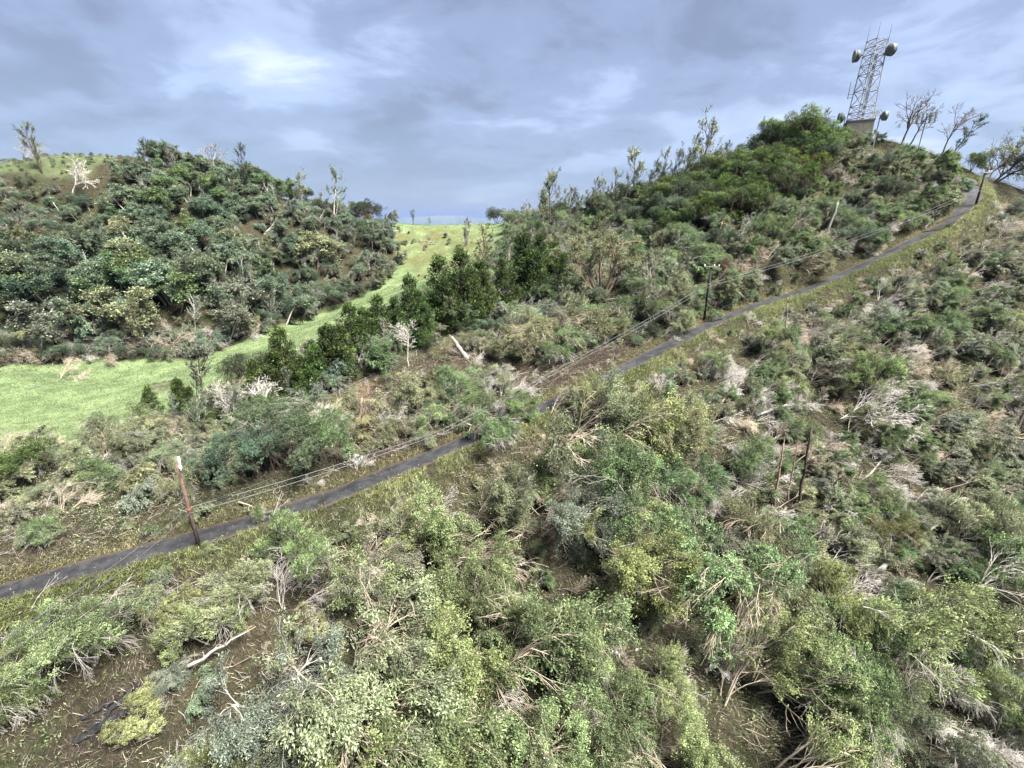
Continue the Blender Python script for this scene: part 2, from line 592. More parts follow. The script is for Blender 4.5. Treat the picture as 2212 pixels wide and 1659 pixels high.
GX = axis_coords(-250, 200, 1.6, -42000, 42000)
GY = axis_coords(0, 300, 1.6, -42000, 42000)
_gx, _gy = np.meshgrid(GX, GY, indexing='ij')
_q = np.stack([_gx.ravel(), _gy.ravel()], 1)
_qc = np.stack([np.clip(_q[:, 0], -300, 260), np.clip(_q[:, 1], -120, 380)], 1)
_far = np.linalg.norm(_q - _qc, axis=1)
_h = np.clip(tps(_qc), -80, 100)
_w = np.clip(_far / 2500, 0, 1)
_w = _w * _w * (3 - 2 * _w)
_h = (_h - np.minimum(_far * 0.25, 120)) * (1 - _w) + (-560) * _w
_rd, _rh, _rs = road_dist(_q[:, 0], _q[:, 1])
_lump = (vnoise(_q[:, 0], _q[:, 1], 1, 9.0) - .5) * 1.5 + (vnoise(_q[:, 0], _q[:, 1], 2, 4.0) - .5) * 0.7
_lump *= np.clip((_rd - 2.5) / 6, 0, 1) * np.clip(1 - _far / 300, 0, 1)


def in_poly(px, py, poly):
    poly = np.asarray(poly, float)
    x, y = np.asarray(px), np.asarray(py)
    c = np.zeros(x.shape, bool)
    j = len(poly) - 1
    for i in range(len(poly)):
        xi, yi = poly[i]
        xj, yj = poly[j]
        c ^= ((yi > y) != (yj > y)) & (x < (xj - xi) * (y - yi) / (yj - yi + 1e-12) + xi)
        j = i
    return c


PASTURE = [(-60, 790), (200, 778), (420, 776), (480, 752), (560, 722), (700, 672), (790, 636), (870, 560), (838, 520), (830, 482), (1092, 470),
           (1100, 520), (1060, 570), (985, 630), (900, 660), (800, 700), (690, 755), (560, 810), (430, 860), (340, 905), (250, 945), (160, 985), (-60, 1000)]
_pp = project(np.c_[_q, _h])
_past = in_poly(_pp[:, 0], _pp[:, 1], PASTURE) & (_q[:, 1] > 60) & (_q[:, 1] < 240)
_hill = (_q[:, 1] > 176) & (_q[:, 0] < -150) & (_q[:, 1] < 280)
_past |= _hill
_lump *= np.where(_past, 0.35, 1.0)
_h = _h + _lump
_b = np.clip((_rd - 2.1) / 5.0, 0, 1)
_b = _b * _b * (3 - 2 * _b)
_b = np.where(_far > 0, 1, _b)
_h = (_rh - 0.05) * (1 - _b) + _h * _b
HGT = _h.reshape(_gx.shape)


def ground(x, y):
    x, y = np.asarray(x, float), np.asarray(y, float)
    i = np.clip(np.searchsorted(GX, x) - 1, 0, len(GX) - 2)
    j = np.clip(np.searchsorted(GY, y) - 1, 0, len(GY) - 2)
    fx = (x - GX[i]) / (GX[i + 1] - GX[i])
    fy = (y - GY[j]) / (GY[j + 1] - GY[j])
    return (HGT[i, j] * (1 - fx) + HGT[i + 1, j] * fx) * (1 - fy) + (HGT[i, j + 1] * (1 - fx) + HGT[i + 1, j + 1] * fx) * fy


def on_ground(px, py, y0=18.0):
    """first point of the terrain along the line of sight through (px, py)"""
    Y = np.arange(y0, 260, 0.25)
    for lower in range(40):
        a = pix(px, py + lower * 2, 1.0)
        P = np.stack([a[0] * Y, Y, CAM_Z + (a[2] - CAM_Z) * Y], 1)
        below = P[:, 2] <= ground(P[:, 0], P[:, 1])
        if below.any():
            break
    k = below.argmax()
    return np.array([P[k, 0], P[k, 1], float(ground(P[k, 0], P[k, 1]))])


DIRT = [[(860, 790), (960, 745), (1010, 760), (1040, 800), (930, 830), (850, 850)], [(700, 880), (840, 800), (870, 860), (800, 930), (760, 960)],
        [(720, 975), (900, 905), (960, 945), (800, 1000), (730, 1020)], [(1030, 800), (1200, 770), (1330, 740), (1400, 770), (1200, 850), (1060, 830)],
        [(1100, 940), (1250, 930), (1300, 1010), (1150, 1040)], [(150, 1500), (310, 1480), (340, 1620), (150, 1660)],
        [(560, 1560), (760, 1540), (800, 1700), (520, 1700)], [(2060, 1380), (2200, 1440), (2200, 1500), (2100, 1450)], [(880, 1330), (720, 1380), (640, 1330), (800, 1290)]]
DRY = [[(840, 500), (960, 490), (1060, 500), (1050, 560), (900, 600), (860, 560)], [(640, 870), (850, 770), (1010, 690), (1200, 620), (1230, 640), (1060, 720), (900, 790), (690, 890)]]


def ground_masks(q, h):
    p = project(np.c_[q, h])
    jx = (vnoise(q[:, 0], q[:, 1], 5, 3.0) - .5) * 30 + (vnoise(q[:, 0], q[:, 1], 6, 1.2) - .5) * 16
    jy = (vnoise(q[:, 0], q[:, 1], 7, 3.0) - .5) * 22 + (vnoise(q[:, 0], q[:, 1], 8, 1.2) - .5) * 10
    near = (q[:, 1] > 8) & (q[:, 1] < 260)
    pa = (in_poly(p[:, 0] + jx * .3, p[:, 1] + jy * .3, PASTURE) & (q[:, 1] > 60) & (q[:, 1] < 240)) | ((q[:, 1] > 176) & (q[:, 0] < -150) & (q[:, 1] < 280))
    di = np.zeros(len(q), bool)
    for g in DIRT:
        di |= in_poly(p[:, 0] + jx, p[:, 1] + jy, g)
    dr = np.zeros(len(q), bool)
    for g in DRY:
        dr |= in_poly(p[:, 0] + jx, p[:, 1] + jy, g)
    return pa & near, di & near & ~pa, dr & near


def ground_mat():
    m, nt, b = mat_base('ground_soil_and_grass')
    tc = nnode(nt, 'ShaderNodeTexCoord')
    co = tc.outputs['Object']

    def att(n):
        a = nnode(nt, 'ShaderNodeAttribute', attribute_name=n)
        return a.outputs['Fac']
    nA = noise_node(nt, 1.5, 8, 0.72, co)
    nB = noise_node(nt, 0.16, 5, 0.6, co)
    litter = ramp_node(nt, [(0.3, (0.014, 0.012, 0.008)), (0.5, (0.035, 0.030, 0.019)), (0.66, (0.06, 0.054, 0.029)), (0.8, (0.11, 0.095, 0.06))])
    nt.links.new(nA, litter.inputs[0])
    green = ramp_node(nt, [(0.35, (0.018, 0.021, 0.009)), (0.65, (0.042, 0.046, 0.021))])
    nt.links.new(nA, green.inputs[0])
    gf = ramp_node(nt, [(0.48, (0, 0, 0)), (0.62, (1, 1, 1))])
    nt.links.new(nB, gf.inputs[0])
    base = mixc(nt, gf.outputs[0], litter.outputs[0], green.outputs[0])
    dirt = ramp_node(nt, [(0.3, (0.018, 0.013, 0.01)), (0.6, (0.042, 0.031, 0.023)), (0.8, (0.09, 0.072, 0.053))])
    nt.links.new(nA, dirt.inputs[0])
    base = mixc(nt, att('dirt'), base, dirt.outputs[0])
    pn = noise_node(nt, 0.22, 6, 0.7, co)
    pr = ramp_node(nt, [(0.25, (0.06, 0.076, 0.038)), (0.45, (0.10, 0.132, 0.06)), (0.6, (0.145, 0.188, 0.088)), (0.8, (0.175, 0.205, 0.105))])
    nt.links.new(pn, pr.inputs[0])
    fine = ramp_node(nt, [(0.3, (0.62, 0.62, 0.62)), (0.7, (1.25, 1.25, 1.25))])
    nt.links.new(noise_node(nt, 3.5, 4, 0.7, co), fine.inputs[0])
    pc = mixc(nt, 1.0, pr.outputs[0], fine.outputs[0], 'MULTIPLY')
    base = mixc(nt, att('pasture'), base, pc)
    dry = ramp_node(nt, [(0.35, (0.05, 0.06, 0.022)), (0.55, (0.10, 0.10, 0.042)), (0.75, (0.16, 0.135, 0.068))])
    nt.links.new(nA, dry.inputs[0])
    dm = nnode(nt, 'ShaderNodeMath', operation='MULTIPLY')
    dq = ramp_node(nt, [(0.38, (0, 0, 0)), (0.6, (1, 1, 1))])
    nt.links.new(noise_node(nt, 0.12, 6, 0.7, co), dq.inputs[0])
    nt.links.new(att('dry'), dm.inputs[0])
    nt.links.new(dq.outputs[0], dm.inputs[1])
    base = mixc(nt, dm.outputs[0], base, dry.outputs[0])
    bits = ramp_node(nt, [(0.3, (0.35, 0.35, 0.35)), (0.5, (0.9, 0.9, 0.9)), (0.68, (1.9, 1.85, 1.75))])
    nt.links.new(noise_node(nt, 7.0, 4, 0.8, co), bits.inputs[0])
    base = mixc(nt, 1.0, base, bits.outputs[0], 'MULTIPLY')
    nt.links.new(base, b.inputs['Base Color'])
    b.inputs['Roughness'].default_value = 0.95
    b.inputs['Specular IOR Level'].default_value = 0.1
    bp = nnode(nt, 'ShaderNodeBump')
    bp.inputs['Strength'].default_value = 0.9
    bp.inputs['Distance'].default_value = 0.35
    nt.links.new(noise_node(nt, 2.2, 6, 0.75, co), bp.inputs['Height'])
    nt.links.new(bp.outputs[0], b.inputs['Normal'])
    return m


def build_terrain():
    nx, ny = len(GX), len(GY)
    mb = MB()
    i, j = np.meshgrid(np.arange(nx - 1), np.arange(ny - 1), indexing='ij')
    Q = np.stack([i * ny + j, (i + 1) * ny + j, (i + 1) * ny + j + 1, i * ny + j + 1], -1).reshape(-1, 4)
    mb.add(np.c_[_q, HGT.ravel()], Q)
    me = mb.mesh('terrain', [ground_mat()], smooth=True)
    pa, di, dr = ground_masks(_q, HGT.ravel())
    for n, a in (('pasture', pa), ('dirt', di), ('dry', dr & ~di)):
        g = (a * np.where(_hill, .45, 1.0)).reshape(nx, ny).astype(float)
        g[1:-1, 1:-1] = (g[1:-1, 1:-1] * 2 + g[:-2, 1:-1] + g[2:, 1:-1] + g[1:-1, :-2] + g[1:-1, 2:]) / 6
        at = me.attributes.new(n, 'FLOAT', 'POINT')
        at.data.foreach_set('value', g.ravel().astype(np.float32))
    tag(link('terrain', me), kind='structure')


build_terrain()

# ------------------------------------------------------------------ road


def asphalt_mat():
    m, nt, b = mat_base('asphalt_damp')
    tc = nnode(nt, 'ShaderNodeTexCoord')
    co = tc.outputs['Object']
    a = ramp_node(nt, [(0.3, (0.009, 0.009, 0.010)), (0.5, (0.017, 0.017, 0.018)), (0.7, (0.034, 0.034, 0.035))])
    nt.links.new(noise_node(nt, 0.7, 6, 0.65, co), a.inputs[0])
    g = ramp_node(nt, [(0.35, (0.75, 0.75, 0.75)), (0.7, (1.35, 1.35, 1.35))])
    nt.links.new(noise_node(nt, 16, 3, 0.7, co), g.inputs[0])
    c = mixc(nt, 1.0, a.outputs[0], g.outputs[0], 'MULTIPLY')
    at = nnode(nt, 'ShaderNodeAttribute', attribute_name='tint')      # towards the edges: earth washed on to the tar
    ed = ramp_node(nt, [(0.55, (0, 0, 0)), (0.95, (1, 1, 1))])
    ad = nnode(nt, 'ShaderNodeMath', operation='MULTIPLY_ADD')
    nt.links.new(noise_node(nt, 1.1, 5, 0.7, co), ad.inputs[0])
    ad.inputs[1].default_value = 0.9
    sb = nnode(nt, 'ShaderNodeMath', operation='SUBTRACT')
    nt.links.new(at.outputs['Fac'], sb.inputs[0])
    sb.inputs[1].default_value = 0.42
    nt.links.new(sb.outputs[0], ad.inputs[2])
    nt.links.new(ad.outputs[0], ed.inputs[0])
    c = mixc(nt, ed.outputs[0], c, (0.05, 0.037, 0.028))
    nt.links.new(c, b.inputs['Base Color'])
    rr = ramp_node(nt, [(0.35, (0.5, 0.5, 0.5)), (0.65, (0.75, 0.75, 0.75))])
    nt.links.new(noise_node(nt, 0.35, 4, 0.6, co), rr.inputs[0])
    nt.links.new(rr.outputs[0], b.inputs['Roughness'])
    bp = nnode(nt, 'ShaderNodeBump')
    bp.inputs['Strength'].default_value = 0.25
    bp.inputs['Distance'].default_value = 0.03
    nt.links.new(noise_node(nt, 20, 3, 0.7, co), bp.inputs['Height'])
    nt.links.new(bp.outputs[0], b.inputs['Normal'])
    return m


ROAD_HALF = 1.7


def build_road():
    P = ROAD
    T = np.gradient(P, axis=0)
    T[:, 2] = 0
    T /= np.linalg.norm(T, axis=1)[:, None]
    Nn = np.stack([-T[:, 1], T[:, 0], np.zeros(len(T))], 1)
    rng = np.random.default_rng(3)
    off = np.array([-1, -0.92, -.5, 0, .5, 0.92, 1]) * ROAD_HALF
    n, k = len(P), len(off)
    V = P[:, None] + Nn[:, None] * off[None, :, None]
    wob = np.convolve(rng.normal(0, .35, n + 6), np.ones(7) / 7, 'valid')
    wob2 = np.convolve(rng.normal(0, .35, n + 6), np.ones(7) / 7, 'valid')
    V[:, :2] += (Nn * wob[:, None])[:, None]
    V[:, -2:] += (Nn * wob2[:, None])[:, None]
    crown = np.array([.0, .03, .045, .055, .045, .03, .0])
    V[:, :, 2] += crown + 0.03
    tint = np.tile(np.array([1, .85, .45, .1, .45, .85, 1]), n)
    i, j = np.meshgrid(np.arange(n - 1), np.arange(k - 1), indexing='ij')
    Q = np.stack([i * k + j, (i + 1) * k + j, (i + 1) * k + j + 1, i * k + j + 1], -1).reshape(-1, 4)
    mb = MB()
    mb.add(V.reshape(-1, 3), Q[:, ::-1], tint=tint)
    tag(link('road', mb.mesh('road', [asphalt_mat()])), kind='structure')


build_road()

# ------------------------------------------------------------------ plants: shapes shared by all copies of a kind


def unit(v):
    return v / (np.linalg.norm(v, axis=-1, keepdims=True) + 1e-9)


class Sk:
    def __init__(self):
        self.poly, self.tips, self.tdir = [], [], []


def grow(S, rng, p, d, L, r, lev, spec):
    s = spec[lev]
    n = s['n']
    pts, dirs = [p], [d]
    noise = rng.normal(0, s['wig'], (n, 3)) + np.asarray(s.get('trop', (0, 0, 0)))
    for i in range(n):
        d = d + noise[i]
        d = d / math.sqrt(d[0] * d[0] + d[1] * d[1] + d[2] * d[2] + 1e-9)
        p = p + d * (L / n)
        pts.append(p)
        dirs.append(d)
    S.poly.append((np.array(pts), r * np.linspace(1, s.get('taper', 0.45), n + 1), lev))
    if lev + 1 < len(spec):
        lo, hi = s['k']
        for j in range(rng.integers(lo, hi + 1)):
            t = rng.uniform(s.get('t0', 0.3), 1.0) ** 0.8
            f = t * n
            i = min(int(f), n - 1)
            bp = pts[i] + (pts[i + 1] - pts[i]) * (f - i)
            bd = dirs[i + 1]
            q = np.cross(bd, rng.normal(0, 1, 3))
            q = q / (np.linalg.norm(q) + 1e-9)
            a = rng.uniform(*s['ang'])
            grow(S, rng, bp, bd * math.cos(a) + q * math.sin(a), L * rng.uniform(*s['lr']) * (1.15 - 0.45 * t), r * s['rr'] * (1 - 0.45 * t), lev + 1, spec)
        if s.get('lead', True):
            S.tips.append(pts[-1])
            S.tdir.append(dirs[-1])
    else:
        for t in s.get('tipt', (0.45, 0.75, 1.0)):
            f = t * n
            i = min(int(f), n - 1)
            S.tips.append(pts[i] + (pts[i + 1] - pts[i]) * (f - i))
            S.tdir.append(dirs[i + 1])


def wood(mb, S, sides=(6, 5, 3, 3, 3), rmin=0.012, lo=0, hi=99, tint=0.5):
    for P, r, lev in S.poly:
        if lo <= lev <= hi:
            mb.tube(P, np.maximum(r, rmin), sides[min(lev, len(sides) - 1)], tint=tint)


def leaves(mb, rng, cen, dirs, n, along, across, size, up=0.6, align=1.0, tint=None, jit=0.12, push=0.0, out=None):
    cen, dirs = np.asarray(cen, float), unit(np.asarray(dirs, float))
    m = len(cen)
    N = m * n
    c = np.repeat(cen, n, 0)
    d = np.repeat(dirs, n, 0)
    go = rng.normal(0, 1, (N, 1))
    c = c + d * (push + along * go) + rng.normal(0, across, (N, 3))
    a = unit(d * align + rng.normal(0, 0.6, (N, 3)))
    nn = rng.normal(0, 0.45, (N, 3)) + np.array([0, 0, up])
    if out is not None:
        nn = nn + np.repeat(unit(np.asarray(out, float)), n, 0) * 0.9
    nn = unit(nn)
    s = unit(np.cross(a, nn))
    l = size[0] * rng.uniform(0.65, 1.3, (N, 1)) / 2
    w = size[1] * rng.uniform(0.65, 1.3, (N, 1)) / 2
    bend = unit(np.cross(s, a)) * l * 0.25
    V = np.stack([c - a * l, c + s * w + bend, c + a * l, c - s * w + bend], 1).reshape(-1, 3)
    tt = np.repeat(rng.normal(0.45, 0.17, m) if tint is None else np.asarray(tint), n) + rng.normal(0, jit, N) + .09 * go[:, 0]      # paler shoot ends: young leaves, plus light contrast put into the tint
    mb.add(V, np.arange(N * 4).reshape(-1, 4), tint=np.repeat(np.clip(tt, 0, 1), 4))


def lobes_to_tufts(rng, cen, rad, per, squash=0.8):
    """points on the outer, upper side of foliage lobes, with outward directions"""
    m = len(cen)
    v = unit(rng.normal(0, 1, (m, per, 3)) + np.array([0, 0, 0.35]))
    rr = np.asarray(rad)[:, None, None] * rng.uniform(0.72, 1.08, (m, per, 1))
    p = cen[:, None] + v * rr * np.array([1, 1, squash])
    return p.reshape(-1, 3), v.reshape(-1, 3)


PROTO = {}


def proto(kind, builder, n):
    out = []
    for i in range(n):
        rng = np.random.default_rng(abs(hash_name(kind)) + i * 17)
        w, l = MB(), MB()
        builder(rng, w, l)
        V = np.concatenate(l.v + w.v)
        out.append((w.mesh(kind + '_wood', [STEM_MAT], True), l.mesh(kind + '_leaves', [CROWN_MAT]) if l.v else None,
                    float(np.percentile(V[:, 2], 99))))
    PROTO[kind] = out


def hash_name(s):
    h = 7
    for ch in s:
        h = (h * 31 + ord(ch)) % 100003
    return h


def A(deg):
    return math.radians(deg)


# leafy bush: several stems under a lumpy dome of tufted foliage, dead twigs hanging below it (about 5 m tall, 6 m wide)
def b_leafy(rng, w, l):
    S, D, D2 = Sk(), Sk(), Sk()
    whip = [dict(n=5, wig=.10, trop=(.05, 0, -.06), k=(4, 7), t0=.1, ang=(A(10), A(32)), lr=(.4, .75), rr=.75, lead=False),
            dict(n=3, wig=.13, trop=(.05, 0, -.06), k=(0, 2), t0=.3, ang=(A(10), A(30)), lr=(.4, .7), rr=.8, lead=False),
            dict(n=2, wig=.13, tipt=())]
    spec = [dict(n=4, wig=.10, trop=(.03, 0, .02), k=(4, 6), t0=.35, ang=(A(25), A(60)), lr=(.4, .65), rr=.55, lead=True),
            dict(n=4, wig=.16, trop=(.05, 0, .05), k=(3, 4), t0=.4, ang=(A(20), A(55)), lr=(.4, .6), rr=.55),
            dict(n=3, wig=.2, trop=(.08, 0, .02), tipt=(1.0,))]
    hang = [dict(n=4, wig=.12, trop=(.10, 0, -.22), k=(5, 8), t0=.2, ang=(A(12), A(40)), lr=(.4, .7), rr=.6, lead=False),
            dict(n=3, wig=.15, trop=(.06, 0, -.22), k=(1, 3), t0=.3, ang=(A(12), A(40)), lr=(.4, .7), rr=.7, lead=False),
            dict(n=2, wig=.15, trop=(.04, 0, -.2), tipt=())]
    for i in range(rng.integers(4, 7)):
        az = rng.uniform(0, 2 * np.pi)
        d = unit(np.array([math.cos(az) * .6 + .15, math.sin(az) * .6, 1.0]))
        grow(S, rng, np.array([rng.normal(0, .25), rng.normal(0, .25), -.5]), d, rng.uniform(3.6, 4.8), .10, 0, spec)
    wood(w, S)
    tips = np.array(S.tips)
    ctr = tips.mean(0)
    for q in rng.permutation(len(tips))[:26]:
        o = tips[q] - ctr
        grow(D, rng, ctr + o * .6, unit(o * [1, 1, .2] + [.2, 0, .3]), rng.uniform(1.6, 2.6), .03, 0, hang)
    wood(w, D, (4, 3, 3), rmin=.010)
    # lobes kept apart so that the dome breaks into heads
    cen = []
    for q in rng.permutation(len(tips)):
        if all(np.linalg.norm(tips[q] - c) > .75 for c in cen):
            cen.append(tips[q])
        if len(cen) >= 30:
            break
    cen = np.array(cen)
    for q in rng.permutation(len(cen))[:12]:          # bare whips combed over the dome by the wind
        o = unit(cen[q] - ctr)
        grow(D2, rng, cen[q] + o * .75 + [-.5, 0, .1], unit(np.array([1.0, rng.normal(0, .45), .15]) + o * .25), rng.uniform(1.3, 2.6), .024, 0, whip)
    wood(w, D2, (3, 3, 3), rmin=.012)
    per = 54
    p, v = lobes_to_tufts(rng, cen, rng.uniform(.6, 1.12, len(cen)), per, .9)
    tt = np.repeat(rng.normal(.40, .12, len(cen)), per) + rng.normal(0, .15, len(p)) + .10 * v[:, 2]  # up-facing tufts tinted lighter, undersides darker: top light put into the colour
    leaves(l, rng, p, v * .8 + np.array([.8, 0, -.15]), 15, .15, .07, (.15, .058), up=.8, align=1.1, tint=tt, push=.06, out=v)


# windswept tree: stems bent over with the wind (+X), bare beige twigs inside, bright tufts at the ends
def b_wind(rng, w, l):
    S = Sk()
    spec = [dict(n=6, wig=.10, trop=(.09, 0, -.01), k=(8, 10), t0=.12, ang=(A(15), A(50)), lr=(.4, .7), rr=.5, taper=.3),
            dict(n=5, wig=.13, trop=(.13, 0, -.05), k=(4, 6), t0=.25, ang=(A(12), A(42)), lr=(.4, .65), rr=.5, taper=.35),
            dict(n=4, wig=.15, trop=(.10, 0, -.06), k=(2, 3), t0=.3, ang=(A(10), A(40)), lr=(.4, .7), rr=.6),
            dict(n=2, wig=.15, trop=(.1, 0, -.03), tipt=(.5, 1.0))]
    for i in range(rng.integers(3, 5)):
        az = rng.uniform(-1.9, 1.9)
        d = unit(np.array([math.cos(az) * .7, math.sin(az) * .8, 1.0]))
        grow(S, rng, np.array([rng.normal(0, .2), rng.normal(0, .2), -.5]), d, rng.uniform(4.0, 5.4), .085, 0, spec)
    wood(w, S, rmin=.014)
    tips, td = np.array(S.tips), np.array(S.tdir)
    # leaves stay on most of the ends, in patches; the rest was stripped
    ph = tips @ rng.normal(0, 1, 3) * 1.3 + rng.uniform(0, 6)
    keep = (np.sin(ph) + rng.normal(0, .6, len(tips)) + .35 * (tips[:, 0] - tips[:, 0].mean())) > -.55
    tips, td = tips[keep], td[keep]
    tt = .42 + .14 * np.sin(tips @ rng.normal(0, 1, 3) * 1.7) + rng.normal(0, .12, len(tips))
    leaves(l, rng, tips, td, 34, .22, .12, (.145, .06), up=.75, align=1.0, tint=tt, push=.08)


# feathery tree: soft, narrow grey-green foliage streaming along drooping twigs
def b_feather(rng, w, l):
    S = Sk()
    spec = [dict(n=6, wig=.08, trop=(.09, 0, .0), k=(6, 9), t0=.25, ang=(A(20), A(55)), lr=(.4, .65), rr=.5, taper=.3),
            dict(n=5, wig=.12, trop=(.14, 0, -.05), k=(6, 8), t0=.2, ang=(A(12), A(45)), lr=(.35, .6), rr=.5, taper=.3),
            dict(n=4, wig=.12, trop=(.12, 0, -.09), tipt=(.25, .5, .75, 1.0))]
    for i in range(rng.integers(3, 5)):
        az = rng.uniform(-2.2, 2.2)
        d = unit(np.array([math.cos(az) * .6, math.sin(az) * .7, 1.0]))
        grow(S, rng, np.array([rng.normal(0, .2), rng.normal(0, .2), -.5]), d, rng.uniform(3.8, 5.2), .10, 0, spec)
    wood(w, S, rmin=.012)
    tips, td = np.array(S.tips), np.array(S.tdir)
    tt = .42 + .13 * np.sin(tips @ rng.normal(0, 1, 3) * 1.5) + rng.normal(0, .12, len(tips))
    leaves(l, rng, tips, td, 15, .24, .09, (.30, .062), up=.6, align=1.6, tint=tt)


# bare brush: fans of dead grey twigs
def b_bare(rng, w, l):
    S = Sk()
    spec = [dict(n=5, wig=.10, trop=(.09, 0, -.01), k=(8, 10), t0=.12, ang=(A(12), A(40)), lr=(.45, .75), rr=.5, taper=.3),
            dict(n=5, wig=.12, trop=(.08, 0, -.03), k=(7, 9), t0=.15, ang=(A(15), A(45)), lr=(.4, .6), rr=.55, taper=.35),
            dict(n=4, wig=.16, trop=(.06, 0, -.03), k=(2, 4), t0=.2, ang=(A(15), A(45)), lr=(.4, .6), rr=.7),
            dict(n=2, wig=.2, tipt=())]
    for i in range(rng.integers(4, 6)):
        az = rng.uniform(0, 2 * np.pi)
        d = unit(np.array([math.cos(az) * .8 + .25, math.sin(az) * .8, .8]))
        grow(S, rng, np.array([rng.normal(0, .25), rng.normal(0, .25), -.4]), d, rng.uniform(2.8, 4.4), .05, 0, spec)
    wood(w, S, rmin=.010)


# dark evergreen: a ragged column of dark tufts with yellow-green tips, one to three tops (about 9 m)
def b_evergreen(rng, w, l):
    tops = [(0, 0, 9.0, 1.0)] + [(rng.normal(0, .9), rng.normal(0, .9), rng.uniform(5.0, 7.6), rng.uniform(.6, .85)) for _ in range(rng.integers(2, 4))]
    for tx, ty, th, tw in tops:
        w.tube(np.array([[0, 0, -.5], [tx * .6, ty * .6, th * .35], [tx, ty, th * .7], [tx, ty, th - .3]]), [.2, .15, .1, .03], 6)
        n = int(120 * tw * th / 9)
        z = rng.uniform(.2, th, n)
        prof = np.interp(z / th * 9, [0, 1, 2.5, 5, 7.5, 8.6, 9.2], [2.3, 3.0, 2.8, 2.1, 1.25, .6, .15]) * rng.uniform(.55, 1.2, n) * tw
        az = rng.uniform(0, 2 * np.pi, n)
        cen = np.stack([tx + np.cos(az) * prof * .85, ty + np.sin(az) * prof * .85, z], 1)
        for c in cen[::4]:
            w.tube(np.array([[tx, ty, c[2] - .5], c]), [.04, .015], 3)
        p, v = lobes_to_tufts(rng, cen, rng.uniform(.32, .66, n), 13, 1.0)
        tt = np.repeat(rng.normal(.30, .2, n), 13) + rng.normal(0, .1, len(p))
        leaves(l, rng, p, v + np.array([0, 0, .7]), 6, .10, .08, (.25, .11), up=.5, tint=tt, push=.05, out=v)


# tall airy tree of the skyline: upswept limbs, thin foliage (about 10 m)
def b_airy(rng, w, l):
    S = Sk()
    spec = [dict(n=8, wig=.05, trop=(.015, 0, .03), k=(13, 17), t0=.12, ang=(A(25), A(50)), lr=(.24, .42), rr=.42, taper=.2),
            dict(n=5, wig=.12, trop=(.02, 0, .13), k=(4, 6), t0=.25, ang=(A(15), A(45)), lr=(.35, .6), rr=.55, taper=.35),
            dict(n=3, wig=.15, trop=(.03, 0, .10), tipt=(.4, .7, 1.0))]
    grow(S, rng, np.array([0, 0, -.6]), np.array([.03, 0, 1.0]), 9.5, .19, 0, spec)
    wood(w, S, rmin=.022)
    tips, td = np.array(S.tips), np.array(S.tdir)
    ph = np.sin(tips @ rng.normal(0, 1, 3) * 1.1 + rng.uniform(0, 6)) + rng.normal(0, .5, len(tips))
    keep = ph > -.25
    leaves(l, rng, tips[keep], td[keep] + np.array([0, 0, .3]), 8, .22, .12, (.34, .11), up=.4, align=1.0)


# broad forest tree: umbrella crown on a forked stem (about 9 m)
def b_forest(rng, w, l):
    S = Sk()
    spec = [dict(n=5, wig=.07, trop=(.02, 0, .03), k=(5, 7), t0=.45, ang=(A(25), A(60)), lr=(.38, .6), rr=.55, taper=.5),
            dict(n=4, wig=.15, trop=(.02, 0, .07), k=(4, 5), t0=.35, ang=(A(20), A(55)), lr=(.4, .62), rr=.55),
            dict(n=3, wig=.2, trop=(.02, 0, .06), tipt=(1.0,))]
    for i in range(rng.integers(1, 4)):
        az = rng.uniform(0, 2 * np.pi)
        d = unit(np.array([math.cos(az) * .28, math.sin(az) * .28, 1.0]))
        grow(S, rng, np.array([rng.normal(0, .2), rng.normal(0, .2), -.6]), d, rng.uniform(5.5, 6.8), .17, 0, spec)
    wood(w, S, rmin=.03)
    tips = np.array(S.tips)
    k = rng.permutation(len(tips))[:150]
    cen = tips[k]
    p, v = lobes_to_tufts(rng, cen, rng.uniform(.35, .8, len(k)), 14, .8)
    tt = np.repeat(rng.normal(.40, .15, len(k)), 14) + rng.normal(0, .1, len(p))
    leaves(l, rng, p, v + np.array([.2, 0, .25]), 9, .2, .12, (.30, .14), up=.7, tint=tt, push=.05, out=v)


# dead standing tree: pale crooked limbs, no leaves (about 7 m)
def b_deadtree(rng, w, l):
    S = Sk()
    spec = [dict(n=7, wig=.13, trop=(.02, 0, .04), k=(7, 10), t0=.25, ang=(A(25), A(60)), lr=(.4, .65), rr=.55, taper=.3),
            dict(n=5, wig=.2, trop=(.02, 0, .06), k=(5, 8), t0=.25, ang=(A(20), A(55)), lr=(.35, .6), rr=.55, taper=.35),
            dict(n=4, wig=.22, trop=(.02, 0, .03), k=(2, 4), t0=.3, ang=(A(20), A(50)), lr=(.4, .6), rr=.65),
            dict(n=2, wig=.2, tipt=())]
    for i in range(rng.integers(1, 3)):
        grow(S, rng, np.array([rng.normal(0, .1), rng.normal(0, .1), -.5]), unit(np.array([rng.normal(0, .2), rng.normal(0, .2), 1.0])), rng.uniform(5.2, 6.6), .15, 0, spec)
    wood(w, S, rmin=.02)


